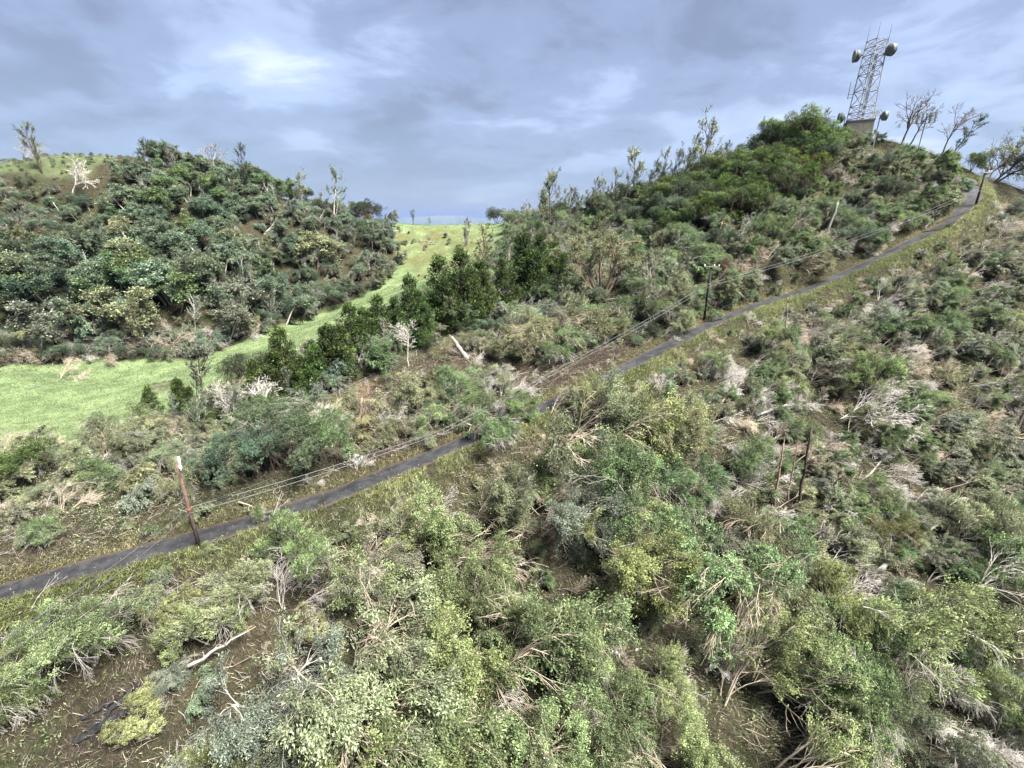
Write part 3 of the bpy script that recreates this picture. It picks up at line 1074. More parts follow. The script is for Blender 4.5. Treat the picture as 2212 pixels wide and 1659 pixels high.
# fallen tree: a trunk lying along +X with broken limbs and a flattened, half-stripped crown at the far end (about 8 m long)
def b_fallen(rng, w, l):
    S = Sk()
    spec = [dict(n=8, wig=.05, trop=(0, 0, .0), k=(9, 12), t0=.35, ang=(A(20), A(60)), lr=(.25, .45), rr=.5, taper=.3),
            dict(n=5, wig=.16, trop=(.06, 0, -.02), k=(4, 6), t0=.2, ang=(A(15), A(50)), lr=(.35, .6), rr=.55),
            dict(n=4, wig=.18, trop=(.06, 0, -.05), k=(2, 3), t0=.3, ang=(A(15), A(45)), lr=(.4, .6), rr=.65),
            dict(n=2, wig=.2, tipt=(.5, 1.0))]
    grow(S, rng, np.array([0, 0, .35]), unit(np.array([1.0, 0, .10])), 7.0, .19, 0, spec)
    for P, r, lev in S.poly:
        P[:, 2] = np.maximum(P[:, 2], -.1 + .05 * rng.random(len(P)))
    wood(w, S, rmin=.014)
    # torn butt end
    for i in range(7):
        a = rng.uniform(0, 2 * np.pi)
        w.tube(np.array([[.05, math.cos(a) * .1, .35 + math.sin(a) * .1], [-.5 - rng.random() * .5, math.cos(a) * .16, .35 + math.sin(a) * .2]]), [.06, .01], 4)
    tips, td = np.array(S.tips), np.array(S.tdir)
    tips[:, 2] = np.maximum(tips[:, 2], .05)
    keep = (np.sin(tips @ rng.normal(0, 1, 3) * 1.2) + rng.normal(0, .6, len(tips))) > -.1
    leaves(l, rng, tips[keep], td[keep], 9, .2, .1, (.28, .09), up=.7, align=1.0)


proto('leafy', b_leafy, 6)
proto('wind', b_wind, 7)
proto('feather', b_feather, 6)
proto('bare', b_bare, 5)
proto('evergreen', b_evergreen, 3)
proto('airy', b_airy, 4)
proto('forest', b_forest, 5)
proto('deadtree', b_deadtree, 4)
proto('fallen', b_fallen, 4)

HANDED = 0
KIND_NAME = {'leafy': 'leafy_bush', 'wind': 'windswept_tree', 'feather': 'feathery_tree', 'bare': 'bare_brush', 'evergreen': 'evergreen_tree',
             'airy': 'airy_tree', 'forest': 'forest_tree', 'deadtree': 'dead_tree', 'fallen': 'fallen_tree'}
KIND_CAT = {'leafy': 'bush', 'wind': 'tree', 'feather': 'tree', 'bare': 'brush', 'evergreen': 'tree', 'airy': 'tree', 'forest': 'tree',
            'deadtree': 'dead tree', 'fallen': 'fallen tree'}
PLAIN = {'bright': 'yellow_green', 'lime': 'lime_green', 'olive': 'olive', 'grey': 'grey_green', 'green': 'mid_green', 'dark': 'dark_green', 'deep': 'deep_green',
         'blue': 'blue_green', 'brown': 'brown', 'cool': 'cool_green'}


def plant_name(kind, leaf, bark):
    n = KIND_NAME[kind]
    if kind in ('leafy', 'wind', 'feather', 'forest', 'airy'):
        return PLAIN[leaf] + '_' + n
    return n


PR = np.random.default_rng(11)
COUNT = {}


def slope_normal(x, y, e=2.0):
    gx = (ground(x + e, y) - ground(x - e, y)) / (2 * e)
    gy = (ground(x, y + e) - ground(x, y - e)) / (2 * e)
    return unit(np.array([-gx, -gy, 1.0]))


def plant(kind, x, y, height=None, scale=None, rz=None, lean=0.0, lean_az=None, leaf='green', bark='grey', label='', group='', z=None, var=None,
          follow=0.0, flat=1.0, sink=0.0):
    """one copy of a kind: an Empty at its base with its trunk and crown"""
    vs = PROTO[kind]
    wm, lm, h = vs[int(PR.integers(len(vs))) if var is None else var % len(vs)]
    s = scale if scale is not None else height / h
    zz = (float(ground(x, y)) if z is None else z) - sink
    e = link(plant_name(kind, leaf, bark), None)
    e.empty_display_size = 0.5
    e.location = (x, y, zz)
    q = Quaternion((0, 0, 1), rz if rz is not None else PR.uniform(0, 2 * math.pi))
    if follow:
        n = slope_normal(x, y)
        n = unit(n * follow + np.array([0, 0, 1 - follow]))
        q = Vector((0, 0, 1)).rotation_difference(Vector(n)) @ q
    if lean:
        az = lean_az if lean_az is not None else PR.uniform(0, 2 * math.pi)
        q = Quaternion((-math.sin(az), math.cos(az), 0), lean) @ q
    e.rotation_mode = 'QUATERNION'
    e.rotation_quaternion = q
    sv = s * PR.uniform(.92, 1.08)
    sv *= 1.3 if kind == 'forest' else 1.0
    e.scale = (sv, sv, s * flat)
    tag(e, label, KIND_CAT[kind], group or label)
    t = link('trunk' if kind not in ('bare',) else 'branches', wm, e)
    v = PR.uniform(.8, 1.2)
    t.color = (*[a * v for a in STEM_COL[bark]], 1)
    if lm is not None:
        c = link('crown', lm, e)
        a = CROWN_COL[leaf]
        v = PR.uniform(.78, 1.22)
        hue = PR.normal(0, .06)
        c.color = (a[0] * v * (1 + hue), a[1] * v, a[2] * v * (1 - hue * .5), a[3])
    COUNT[kind] = COUNT.get(kind, 0) + 1
    return e

# ------------------------------------------------------------------ planting
WIND = math.radians(-18)          # the storm came from the left; it bent everything to the right


def hpx(x, y, n):
    """metres that n picture units measure at (x, y)"""
    return n * project([[x, y, float(ground(x, y))]])[0, 2] / FOC


TAKEN = []
for _p in (pix(432, 1187, 39.3), pix(1522.3, 679.6, 96), pix(2101, 464.2, 123.8)):
    for _t in (0, .03, .06):
        TAKEN.append((_p[0] * (1 - _t), _p[1] * (1 - _t), 1.9))
_p = on_ground(225, 1560)
TAKEN.append((_p[0], _p[1], 1.9))
_p = on_ground(1300, 640)
for _t in (0, .03, .06):
    TAKEN.append((_p[0] * (1 - _t), _p[1] * (1 - _t), 3.2))


def free(x, y, d):
    for a, b, r in TAKEN:
        if (a - x) ** 2 + (b - y) ** 2 < (d * .5 + r) ** 2:
            return False
    return True


# ---- key plants, one by one: (kind, px, py of the base, height in px, leaf, bark, lean, label)
KEY = [
    # skyline of the left hill
    ('airy', 92, 375, 100, 'olive', 'dark', .03, 'tall thin half-bare tree alone on the grassy left hilltop'),
    ('deadtree', 150, 425, 85, 'grey', 'pale', .35, 'bleached bare dead tree below the grassy left hilltop'),
    ('bare', 48, 345, 42, 'grey', 'grey', .0, 'small bare sapling beside the tall thin hilltop tree'),
    ('airy', 318, 380, 74, 'dark', 'dark', .06, 'dark ragged tree where the left hilltop grass ends'),
    ('airy', 385, 395, 72, 'brown', 'grey', .08, 'brown thinned-out tree on the left ridge'),
    ('deadtree', 462, 410, 92, 'grey', 'grey', .0, 'bare grey tree poking above the left ridge forest'),
    ('airy', 530, 425, 104, 'dark', 'dark', .10, 'tall tufted tree on the left ridge beside a bare grey tree'),
    ('airy', 655, 450, 80, 'olive', 'grey', .0, 'half-bare spindly tree on the falling end of the left ridge'),
    ('airy', 722, 490, 120, 'green', 'pale', .05, 'big pale-trunked gum tree at the end of the left ridge'),
    ('leafy', 788, 478, 44, 'dark', 'dark', .0, 'compact dark tree at the lip of the saddle'),
    # saddle
    ('airy', 893, 484, 32, 'green', 'dark', .12, 'small open-crowned tree on the saddle skyline'),
    ('airy', 930, 484, 20, 'olive', 'grey', .0, 'tiny thin sapling on the saddle skyline'),
    ('leafy', 1075, 484, 34, 'dark', 'dark', .0, 'round dark tree standing alone on the saddle'),
    ('airy', 1003, 545, 70, 'grey', 'grey', .0, 'bare spindly tree in front of the dry grass bank'),
    ('airy', 1036, 610, 120, 'olive', 'dark', .0, 'thin dark-stemmed tree above the evergreens'),
    ('airy', 1085, 600, 110, 'green', 'grey', .12, 'leaning slender tree beyond the evergreen row'),
    # right hill skyline
    ('airy', 1190, 520, 140, 'olive', 'dark', .0, 'tall straight black-stemmed tree at the foot of the tower hill'),
    ('airy', 1293, 440, 70, 'grey', 'grey', .0, 'wispy tree on the lower skyline of the tower hill'),
    ('airy', 1365, 420, 105, 'olive', 'dark', .05, 'wispy dark-stemmed tree midway along the tower hill skyline'),
    ('airy', 1432, 400, 90, 'olive', 'dark', .08, 'slim tree before the tallest wispy pair of the tower hill'),
    ('airy', 1470, 385, 110, 'olive', 'dark', .10, 'shorter of the tallest wispy pair on the tower hill'),
    ('airy', 1503, 375, 150, 'olive', 'dark', .14, 'tallest wispy tree on the tower hill skyline, leaning right'),
    ('airy', 1568, 350, 72, 'green', 'dark', .08, 'ragged tree behind the dark ivy trees'),
    ('airy', 1625, 335, 96, 'green', 'dark', .12, 'loose-crowned tree rising above the dark ivy trees'),
    ('leafy', 1700, 335, 72, 'deep', 'dark', .0, 'darkest dense tree topping the ivy-covered row'),
    ('leafy', 1722, 330, 82, 'deep', 'dark', .08, 'dense dark tree beside the brown dead-leaved bush'),
    ('leafy', 1652, 350, 56, 'deep', 'dark', .05, 'dense dark tree on the shoulder of the tower hill'),
    ('feather', 1738, 326, 52, 'brown', 'beige', .05, 'rusty brown dead-leaved bush left of the tower hut'),
    ('deadtree', 1950, 300, 100, 'grey', 'brown', .25, 'bare storm-stripped tree right of the tower hut'),
    ('deadtree', 2030, 345, 100, 'grey', 'brown', .3, 'half-stripped leaning tree between the bare tree and the road top'),
    ('airy', 2045, 350, 95, 'dark', 'dark', .38, 'ragged dark-leaved tree leaning beside a half-stripped one'),
    ('wind', 2140, 375, 100, 'olive', 'dark', .20, 'wind-blown spreading tree behind the top pole'),
    ('deadtree', 1965, 302, 85, 'grey', 'brown', .15, 'second storm-stripped tree right of the tower hut, more upright'),
    ('deadtree', 2205, 380, 60, 'grey', 'dark', .75, 'dark bare bough bent over past the top pole'),
    ('leafy', 2095, 372, 30, 'deep', 'dark', .0, 'small black-green bush at the top bend of the road'),
    # evergreens in a row beyond the fence
    ('evergreen', 1000, 705, 130, 'deep', 'dark', .0, None), ('evergreen', 955, 712, 125, 'deep', 'dark', .0, None), ('evergreen', 893, 735, 112, 'deep', 'dark', .0, None),
    ('evergreen', 922, 745, 75, 'deep', 'dark', .0, None), ('evergreen', 825, 762, 100, 'deep', 'dark', .0, None), ('evergreen', 768, 790, 110, 'deep', 'dark', .0, None),
    ('evergreen', 722, 830, 105, 'deep', 'dark', .0, None), ('evergreen', 624, 850, 118, 'deep', 'dark', .0, None), ('evergreen', 1165, 620, 90, 'deep', 'dark', .0, 'dark evergreen between two others left of the big gum'),
    ('evergreen', 1130, 640, 105, 'deep', 'dark', .0, 'tallest of three dark evergreens left of the big gum'), ('evergreen', 1195, 612, 70, 'deep', 'dark', .0, 'shortest dark evergreen, closest to the big gum'), ('evergreen', 335, 905, 60, 'deep', 'dark', .0, 'small dark evergreen below the overgrown pen, nearest the open grass'),
    ('evergreen', 398, 890, 62, 'deep', 'dark', .0, 'small dark evergreen between the overgrown pen and the shattered silver tree'), ('evergreen', 560, 860, 70, 'deep', 'dark', .0, 'squat dark evergreen beyond the white dead trees of the thicket'),
    ('evergreen', 1040, 690, 100, 'deep', 'dark', .0, None), ('evergreen', 860, 752, 90, 'deep', 'dark', .0, None), ('evergreen', 795, 778, 92, 'deep', 'dark', .0, None), ('evergreen', 745, 812, 90, 'deep', 'dark', .0, None),
    ('evergreen', 690, 845, 85, 'deep', 'dark', .0, None), ('evergreen', 975, 722, 80, 'deep', 'dark', .0, None), ('evergreen', 660, 852, 70, 'deep', 'dark', .0, None), ('evergreen', 1085, 668, 85, 'deep', 'dark', .0, None),
    ('wind', 1838, 318, 28, 'olive', 'grey', .1, 'olive windswept bush right in front of the hut'), ('feather', 1875, 312, 26, 'green', 'grey', .1, 'green feathery bush at the right corner of the hut'),
    # the pasture's edge
    ('leafy', 45, 1045, 95, 'deep', 'dark', .0, 'round glossy dark-green bush at the near edge of the pasture'),
    ('airy', 440, 895, 165, 'grey', 'dark', -.04, 'tall shattered tree with silver twigs at the pasture edge'),
    ('deadtree', 585, 900, 90, 'grey', 'pale', .05, None), ('deadtree', 485, 905, 85, 'grey', 'pale', .0, None),
    ('deadtree', 790, 905, 90, 'brown', 'red', .05, 'red-brown torn dead tree by the uprooted stump'),
    ('deadtree', 880, 790, 100, 'grey', 'pale', -.1, 'white bare dead tree at the fence line'),
    ('deadtree', 1010, 800, 55, 'grey', 'pale', .7, 'white dead boughs lying in front of the split stump'),
    ('leafy', 775, 800, 75, 'blue', 'pale', .0, 'rounded blue-green tree in front of the evergreens'),
    ('leafy', 540, 830, 70, 'dark', 'dark', .0, None), ('leafy', 690, 980, 110, 'green', 'dark', .0, None), ('leafy', 640, 1010, 120, 'dark', 'dark', .0, None),
    ('leafy', 545, 1040, 120, 'dark', 'dark', .0, None), ('leafy', 590, 960, 110, 'dark', 'grey', .0, None),
    # left valley trees
    ('forest', 80, 765, 120, 'grey', 'pale', .0, 'broad pale-crowned tree with a white trunk at the pasture foot'),
    ('forest', 205, 750, 120, 'olive', 'dark', .0, None), ('forest', 275, 760, 135, 'olive', 'dark', .0, None), ('airy', 330, 772, 130, 'olive', 'dark', .0, None),
    ('forest', 380, 690, 100, 'green', 'dark', .0, None), ('forest', 130, 690, 95, 'dark', 'dark', .0, None), ('forest', 30, 690, 100, 'green', 'pale', .0, None),
    ('forest', 490, 740, 85, 'grey', 'grey', .0, None), ('forest', 570, 700, 95, 'grey', 'dark', .0, None), ('forest', 690, 600, 90, 'olive', 'dark', .05, None),
    ('bare', 130, 822, 45, 'grey', 'beige', .3, 'heap of bare grey branches lying on the pasture'),
    ('bare', 90, 950, 22, 'grey', 'grey', .2, 'low dark heap of twigs near the round evergreen bush'),
    ('bare', 225, 937, 20, 'grey', 'beige', .3, None), ('bare', 120, 968, 26, 'grey', 'beige', .3, None), ('bare', 70, 838, 14, 'grey', 'grey', .3, None),
    # big gum tree and its neighbours
    ('leafy', 1280, 655, 40, 'blue', 'dark', .0, 'blue-green bush at the foot of the big red-barked gum'),
    ('wind', 1110, 760, 85, 'olive', 'beige', .0, None), ('leafy', 1150, 765, 75, 'olive', 'beige', .0, None), ('wind', 1195, 745, 90, 'olive', 'beige', .0, None), ('leafy', 1130, 725, 70, 'olive', 'beige', .0, None), ('feather', 1170, 710, 75, 'olive', 'beige', .0, None), ('leafy', 1215, 720, 60, 'grey', 'beige', .0, None),
    ('leafy', 1335, 730, 45, 'green', 'dark', .0, None), ('leafy', 1225, 760, 55, 'green', 'grey', .0, None), ('leafy', 1190, 790, 50, 'green', 'grey', .0, None),
    ('leafy', 990, 870, 75, 'green', 'grey', .0, None), ('leafy', 1030, 895, 60, 'green', 'grey', .0, None), ('leafy', 940, 925, 60, 'bright', 'grey', .0, None),
    ('wind', 870, 870, 90, 'olive', 'grey', .0, None), ('wind', 1080, 905, 70, 'green', 'grey', .0, None),
    # over the road
    ('wind', 1215, 975, 150, 'olive', 'beige', .15, 'windswept pale tree leaning across the road by the dirt bank'),
    ('wind', 1290, 960, 130, 'bright', 'beige', .2, 'windswept bright tree beside the one leaning across the road'),
    ('leafy', 560, 1125, 30, 'green', 'grey', .0, None), ('leafy', 455, 1200, 24, 'lime', 'grey', .0, 'low bright green bush at the foot of the brown pole'),
    ('leafy', 1545, 695, 26, 'green', 'grey', .0, 'small bush on the road edge below the middle pole'),
    ('leafy', 1862, 490, 28, 'blue', 'grey', .0, 'pale blue-green bush on the slope left of the top pole'),
    # on the road
    ('leafy', 1045, 968, 62, 'green', 'grey', .2, 'green crown of the fallen tree, covering the road'), ('leafy', 1088, 948, 45, 'dark', 'grey', .1, 'dark leafy crown piece at the road beside the fallen tree'),
    ('wind', 1185, 905, 70, 'olive', 'beige', .2, 'pale windswept tree fallen half across the road above the dirt bank'),
    # more domes of the lower slope
    ('leafy', 330, 1310, 60, 'olive', 'grey', .0, None),
    ('leafy', 700, 1400, 95, 'olive', 'beige', .0, None), ('leafy', 1020, 1300, 120, 'bright', 'beige', .0, None), ('leafy', 1390, 1210, 120, 'bright', 'grey', .0, None), ('leafy', 1450, 1110, 110, 'green', 'grey', .0, None),
    ('leafy', 1420, 1560, 120, 'bright', 'grey', .0, None), ('leafy', 1700, 1350, 130, 'olive', 'beige', .0, None), ('leafy', 1320, 1610, 130, 'bright', 'beige', .0, None), ('leafy', 960, 1680, 130, 'bright', 'beige', .0, None),
    ('leafy', 1600, 1190, 110, 'olive', 'beige', .0, None), ('leafy', 1720, 1240, 100, 'green', 'grey', .0, None), ('leafy', 2000, 1640, 130, 'olive', 'grey', .0, None), ('leafy', 2160, 1600, 120, 'bright', 'grey', .0, None),
    ('leafy', 1230, 1080, 110, 'bright', 'beige', .0, None), ('leafy', 1120, 1090, 80, 'green', 'beige', .0, None), ('leafy', 640, 1650, 110, 'olive', 'beige', .0, None),
    ('leafy', 1290, 900, 70, 'bright', 'beige', .0, None), ('leafy', 1350, 940, 90, 'olive', 'beige', .0, None), ('wind', 1420, 950, 100, 'olive', 'beige', .0, None),
    # foreground
    ('leafy', 200, 1440, 135, 'bright', 'grey', .0, None), ('leafy', 95, 1480, 110, 'bright', 'grey', .0, None), ('leafy', 378, 1375, 85, 'bright', 'grey', .0, None), ('leafy', 470, 1380, 100, 'bright', 'grey', .0, None),
    ('leafy', 520, 1330, 105, 'olive', 'grey', .0, None), ('leafy', 645, 1250, 115, 'green', 'grey', .0, None), ('leafy', 20, 1580, 110, 'green', 'grey', .0, None),
    ('wind', 850, 1240, 170, 'bright', 'beige', .0, None), ('wind', 760, 1290, 140, 'grey', 'beige', .0, None), ('leafy', 870, 1200, 90, 'bright', 'grey', .0, None),
    ('bare', 620, 1330, 110, 'grey', 'pale', .2, None), ('bare', 720, 1300, 100, 'grey', 'pale', .2, None), ('bare', 800, 1290, 100, 'grey', 'beige', .2, None),
    ('bare', 985, 1180, 140, 'grey', 'beige', .1, None), ('wind', 1010, 1150, 130, 'olive', 'beige', .0, None),
    ('wind', 1170, 1150, 130, 'grey', 'beige', .0, None), ('leafy', 1330, 1130, 150, 'green', 'grey', .0, None), ('wind', 1300, 1240, 150, 'lime', 'beige', .0, None),
    ('wind', 720, 1520, 230, 'olive', 'beige', .0, None), ('wind', 860, 1540, 210, 'lime', 'beige', .0, None), ('leafy', 950, 1510, 140, 'lime', 'beige', .0, None), ('wind', 780, 1620, 180, 'bright', 'beige', .0, None),
    ('wind', 460, 1640, 220, 'grey', 'pale', .0, None), ('wind', 560, 1560, 190, 'grey', 'pale', .0, None), ('leafy', 500, 1690, 110, 'bright', 'grey', .0, None),
    ('wind', 1080, 1430, 170, 'bright', 'beige', .0, None), ('leafy', 1190, 1480, 170, 'bright', 'beige', .0, None), ('leafy', 1100, 1390, 110, 'bright', 'beige', .0, None), ('leafy', 1250, 1400, 110, 'bright', 'grey', .0, None),
    ('leafy', 1515, 1310, 170, 'bright', 'beige', .0, None), ('wind', 1560, 1530, 190, 'bright', 'beige', .0, None), ('wind', 1620, 1480, 150, 'bright', 'beige', .0, None),
    ('leafy', 1790, 1540, 150, 'green', 'grey', .0, None), ('leafy', 1850, 1500, 150, 'green', 'grey', .0, None), ('leafy', 1940, 1440, 180, 'bright', 'grey', .0, None),
    ('wind', 1390, 1670, 150, 'bright', 'beige', .0, None), ('wind', 1110, 1690, 150, 'bright', 'beige', .0, None), ('wind', 1650, 1690, 150, 'bright', 'beige', .0, None),
    ('leafy', 2140, 1420, 150, 'olive', 'beige', .0, None), ('wind', 2090, 1320, 150, 'green', 'pale', .25, None), ('bare', 2050, 1560, 140, 'grey', 'pale', .2, None),
    ('leafy', 2105, 1200, 100, 'olive', 'beige', .0, None), ('leafy', 1870, 860, 80, 'green', 'dark', .0, None), ('bare', 1830, 900, 110, 'grey', 'pale', .3, None),
    ('leafy', 1900, 1180, 70, 'lime', 'grey', .0, None), ('leafy', 1800, 1420, 150, 'lime', 'grey', .0, None),
]
LBL = {
    'evergreen': 'dark columnar evergreen with yellow-green tips in the row above the fence',
}
WORD = {'cool': 'dull green', 'bright': 'yellow-green', 'lime': 'lime-yellow', 'olive': 'olive', 'grey': 'grey-green', 'green': 'mid-green', 'dark': 'dark green', 'deep': 'glossy deep-green',
        'blue': 'blue-green', 'brown': 'brown dry'}
BWORD = {'brown': 'brown', 'pale': 'bleached', 'beige': 'beige', 'grey': 'grey', 'dark': 'dark'}


# ------------------------------------------------------------------ what each plant stands beside: labels that single plants out
MARKS = [('the brown wooden pole', 432, 1187), ('the middle black pole', 1522, 680), ('the top black pole', 2101, 464), ('the hilltop hut', 1856, 290), ('the big red-barked gum', 1300, 640),
         ('the split stump by the fence', 1000, 775), ('the uprooted root plate', 755, 905), ('the three upright broken trunks', 1700, 1095), ('the charred logs', 220, 1560),
         ('the thick pale fallen trunk', 2130, 1430), ('the long grey leaning trunk', 1930, 1220), ('the white-leaved shrub', 1345, 1420), ('the fallen tree on the road', 1000, 950),
         ('the dirt bank', 1180, 980), ('the overgrown pen', 350, 840), ('the round glossy evergreen bush', 45, 1045), ('the evergreen row', 900, 735), ('the shattered silver tree', 440, 895),
         ('the lone bare verge trunk', 1693, 760), ('the torn red roots', 1940, 920), ('the pale leaning trunk', 1780, 518), ('the snapped red trunk', 1560, 505),
         ('the ivy-dark trees', 1600, 430), ('the top bend of the road', 2090, 400), ('the bleached dead tree', 150, 425), ('the saddle', 1000, 490), ('the pale gum at the ridge end', 722, 490),
         ('the grassy hilltop', 120, 350), ('the white-trunked valley tree', 80, 765), ('the bare grey ridge tree', 462, 410), ('the black half-fallen trunk', 2150, 1140),
         ('the dark leaning trunk', 2168, 985), ('the rusty torn roots', 870, 1350), ('the bleached crooked bough', 480, 1450), ('the black trunk below the bank', 1168, 1060),
         ('the pale bare stem', 1720, 1390), ('the rust-coloured trunk', 650, 1560), ('the roadside torn branches', 600, 1110), ('the dry bank below the saddle', 940, 560),
         ('the tall thin hilltop tree', 92, 375), ('the twig heap on the pasture', 130, 822), ('the fallen grey tree', 1400, 540), ('the reddish roots', 2115, 800),
         ('the long beige bough', 900, 1595), ('the leaning roadside pair', 1250, 965), ('the grey forked bough', 1900, 1000), ('the short pale stem', 1790, 1640)]
MPOS = np.array([on_ground(a, b) for _, a, b in MARKS])
SHORT = {'leafy': 'bush', 'wind': 'windswept tree', 'feather': 'feathery tree', 'bare': 'fan of dead twigs', 'forest': 'broad-crowned tree', 'airy': 'thin tree', 'deadtree': 'bare dead tree', 'evergreen': 'evergreen'}


def place_label(kind, x, y, h, leaf, bark):
    z = float(ground(x, y))
    d = np.hypot(MPOS[:, 0] - x, MPOS[:, 1] - y)
    k = int(d.argmin())
    dz = z - MPOS[k, 2]
    rel = 'right beside' if d[k] < 4 else ('uphill of' if dz > 1.5 else 'downhill of' if dz < -1.5 else 'on the level of')
    if d[k] > 14:
        rel = 'well ' + rel if rel[0] != 'o' else 'some way from'
    lo, hi = {'forest': (7.5, 10.5), 'airy': (6, 9), 'bare': (2.2, 3.0), 'evergreen': (8, 12)}.get(kind, (3.0, 4.6))
    size = 'low' if h < lo else 'tall' if h > hi else 'mid-sized'
    col = BWORD.get(bark, bark) if kind in ('bare', 'deadtree') else WORD[leaf]
    return '{} {} {} {} {}'.format(size, col, SHORT[kind], rel, MARKS[k][0])


def zone_of(x, y):
    d, h, s = road_dist(np.array([x]), np.array([y]))
    if s[0] > 0:
        return 'near', d[0]
    p = project([[x, y, float(ground(x, y))]])[0]
    if in_poly(p[0], p[1], PASTURE) and 60 < y < 240:
        return 'pasture', d[0]
    if y > 104 and p[0] < 880:
        return 'left', d[0]
    if p[0] < 1230 or (p[0] < 1450 and p[1] > 600):
        return 'mid', d[0]
    return 'hill', d[0]


WINDY = ('wind', 'feather', 'bare', 'fallen')
for kind, px, py, hh, leaf, bark, lean, lab in KEY:
    p = on_ground(px, min(py, 1658))
    if py > 1658:
        p = p + np.array([0, -(py - 1658) * .02, 0])
    x, y = p[0], p[1]
    zn, dist = zone_of(x, y)
    H = hpx(x, y, hh) * (1.2 if kind == 'evergreen' else 1.0)
    if kind in ('leafy', 'wind', 'bare') and y < 70:
        H *= .93          # seen from above: part of the extent is width
    lb = lab or (LBL['evergreen'] if kind == 'evergreen' else place_label(kind, x, y, H, leaf, bark))
    plant(kind, x, y, height=H, leaf=leaf, bark=bark, lean=lean, lean_az=WIND, rz=(WIND + PR.normal(0, .35)) if kind in WINDY else None, label=lb, group=lb if lab is None else None,
          follow=.35 if zn == 'near' else 0, sink=.15, flat=1.32 if (zn == 'near' and kind in ('leafy', 'wind')) else 1.0)
    TAKEN.append((x, y, min(max(H * .30, .6), 2.6)))

# ---- the band of tall trees between the fence and the green strip, the fringe of wispy trees on the tower hill's skyline
BR = np.random.default_rng(77)
for i in range(56):
    t = (i + BR.uniform(-.3, .3)) / 55
    bx, by = np.interp(t, [0, .35, .7, 1], [390, 640, 900, 1110]), np.interp(t, [0, .35, .7, 1], [915, 855, 735, 640])
    px, py = bx + BR.normal(0, 22), by + BR.uniform(-4, 26)
    kind, leaf, bark, hh = [('airy', 'grey', 'grey', 120), ('feather', 'grey', 'grey', 85), ('airy', 'olive', 'pale', 120), ('leafy', 'dark', 'dark', 62), ('feather', 'green', 'grey', 85), ('leafy', 'deep', 'dark', 68),
                            ('deadtree', 'grey', 'pale', 95), ('leafy', 'green', 'grey', 60)][i % 8]
    p = on_ground(px, py)
    H = hpx(p[0], p[1], hh * BR.uniform(.6, 1.0) * (.85 if t < .6 else .8))
    lb = place_label(kind, p[0], p[1], H, leaf, bark)
    plant(kind, p[0], p[1], height=H, leaf=leaf, bark=bark, label=lb, group=lb, lean=BR.uniform(0, .15), lean_az=WIND, rz=WIND + BR.normal(0, .4), sink=.15)
    TAKEN.append((p[0], p[1], 1.6))
for i in range(30):
    px = 1225 + i * 16.5 + BR.normal(0, 7)
    py = np.interp(px, [1150, 1250, 1400, 1550, 1700], [485, 462, 425, 388, 330]) + BR.uniform(0, 16)
    kind, leaf, bark, hh = [('airy', 'olive', 'dark', 75), ('airy', 'dark', 'brown', 62), ('feather', 'green', 'grey', 45), ('airy', 'grey', 'brown', 85), ('leafy', 'dark', 'dark', 38)][i % 5]
    p = on_ground(px, py)
    H = hpx(p[0], p[1], hh * BR.uniform(.7, 1.2))
    lb = place_label(kind, p[0], p[1], H, leaf, bark)
    plant(kind, p[0], p[1], height=H, leaf=leaf, bark=bark, label=lb, group=lb, lean=BR.uniform(.03, .16), lean_az=WIND, rz=WIND + BR.normal(0, .4), sink=.15)
    TAKEN.append((p[0], p[1], 1.4))

# ---- filling: darts thrown over the hills, a kind and a size for each place
FILL = np.random.default_rng(23)


def scatter(n, xr, yr, fn):
    """fn(x, y, zone, road distance, px, py) returns None or (kind, height, leaf, bark, spacing)"""
    X, Yy = FILL.uniform(*xr, n), FILL.uniform(*yr, n)
    H = ground(X, Yy)
    PP = project(np.c_[X, Yy, H])
    D, _, S = road_dist(X, Yy)
    PA = in_poly(PP[:, 0], PP[:, 1], PASTURE) & (Yy > 60) & (Yy < 240)
    for i in range(n):
        px, py = PP[i, 0], PP[i, 1]
        if px < -60 or px > 2290 or py > 1800 or PP[i, 2] < 5:
            continue
        if D[i] < ROAD_HALF + ((2.1 if px < 1350 else 2.7) if S[i] > 0 else 1.5):
            continue
        x, y = X[i], Yy[i]
        if S[i] > 0:
            zn = 'near'
        elif PA[i]:
            continue
        elif y > 104 and px < 880:
            zn = 'left'
        elif px < 1230 or (px < 1450 and py > 600):
            zn = 'mid'
        else:
            zn = 'hill'
        r = fn(x, y, zn, D[i], px, py)
        if r is None:
            continue
        kind, h, leaf, bark, sp = r
        if not free(x, y, sp):
            continue
        lb = place_label(kind, x, y, h, leaf, bark)
        plant(kind, x, y, height=h, leaf=leaf, bark=bark, label=lb, group=lb, follow=.55 if zn == 'near' else .15, sink=.15,
              rz=(WIND + FILL.normal(0, .4)) if kind in WINDY else None, lean=FILL.uniform(.0, .22) if kind not in ('forest',) else .03, lean_az=WIND + FILL.normal(0, .3))
        TAKEN.append((x, y, sp * .5))


def pick(*opts):
    w = np.array([o[0] for o in opts], float)
    return opts[int(FILL.choice(len(opts), p=w / w.sum()))][1:]


U = FILL.uniform


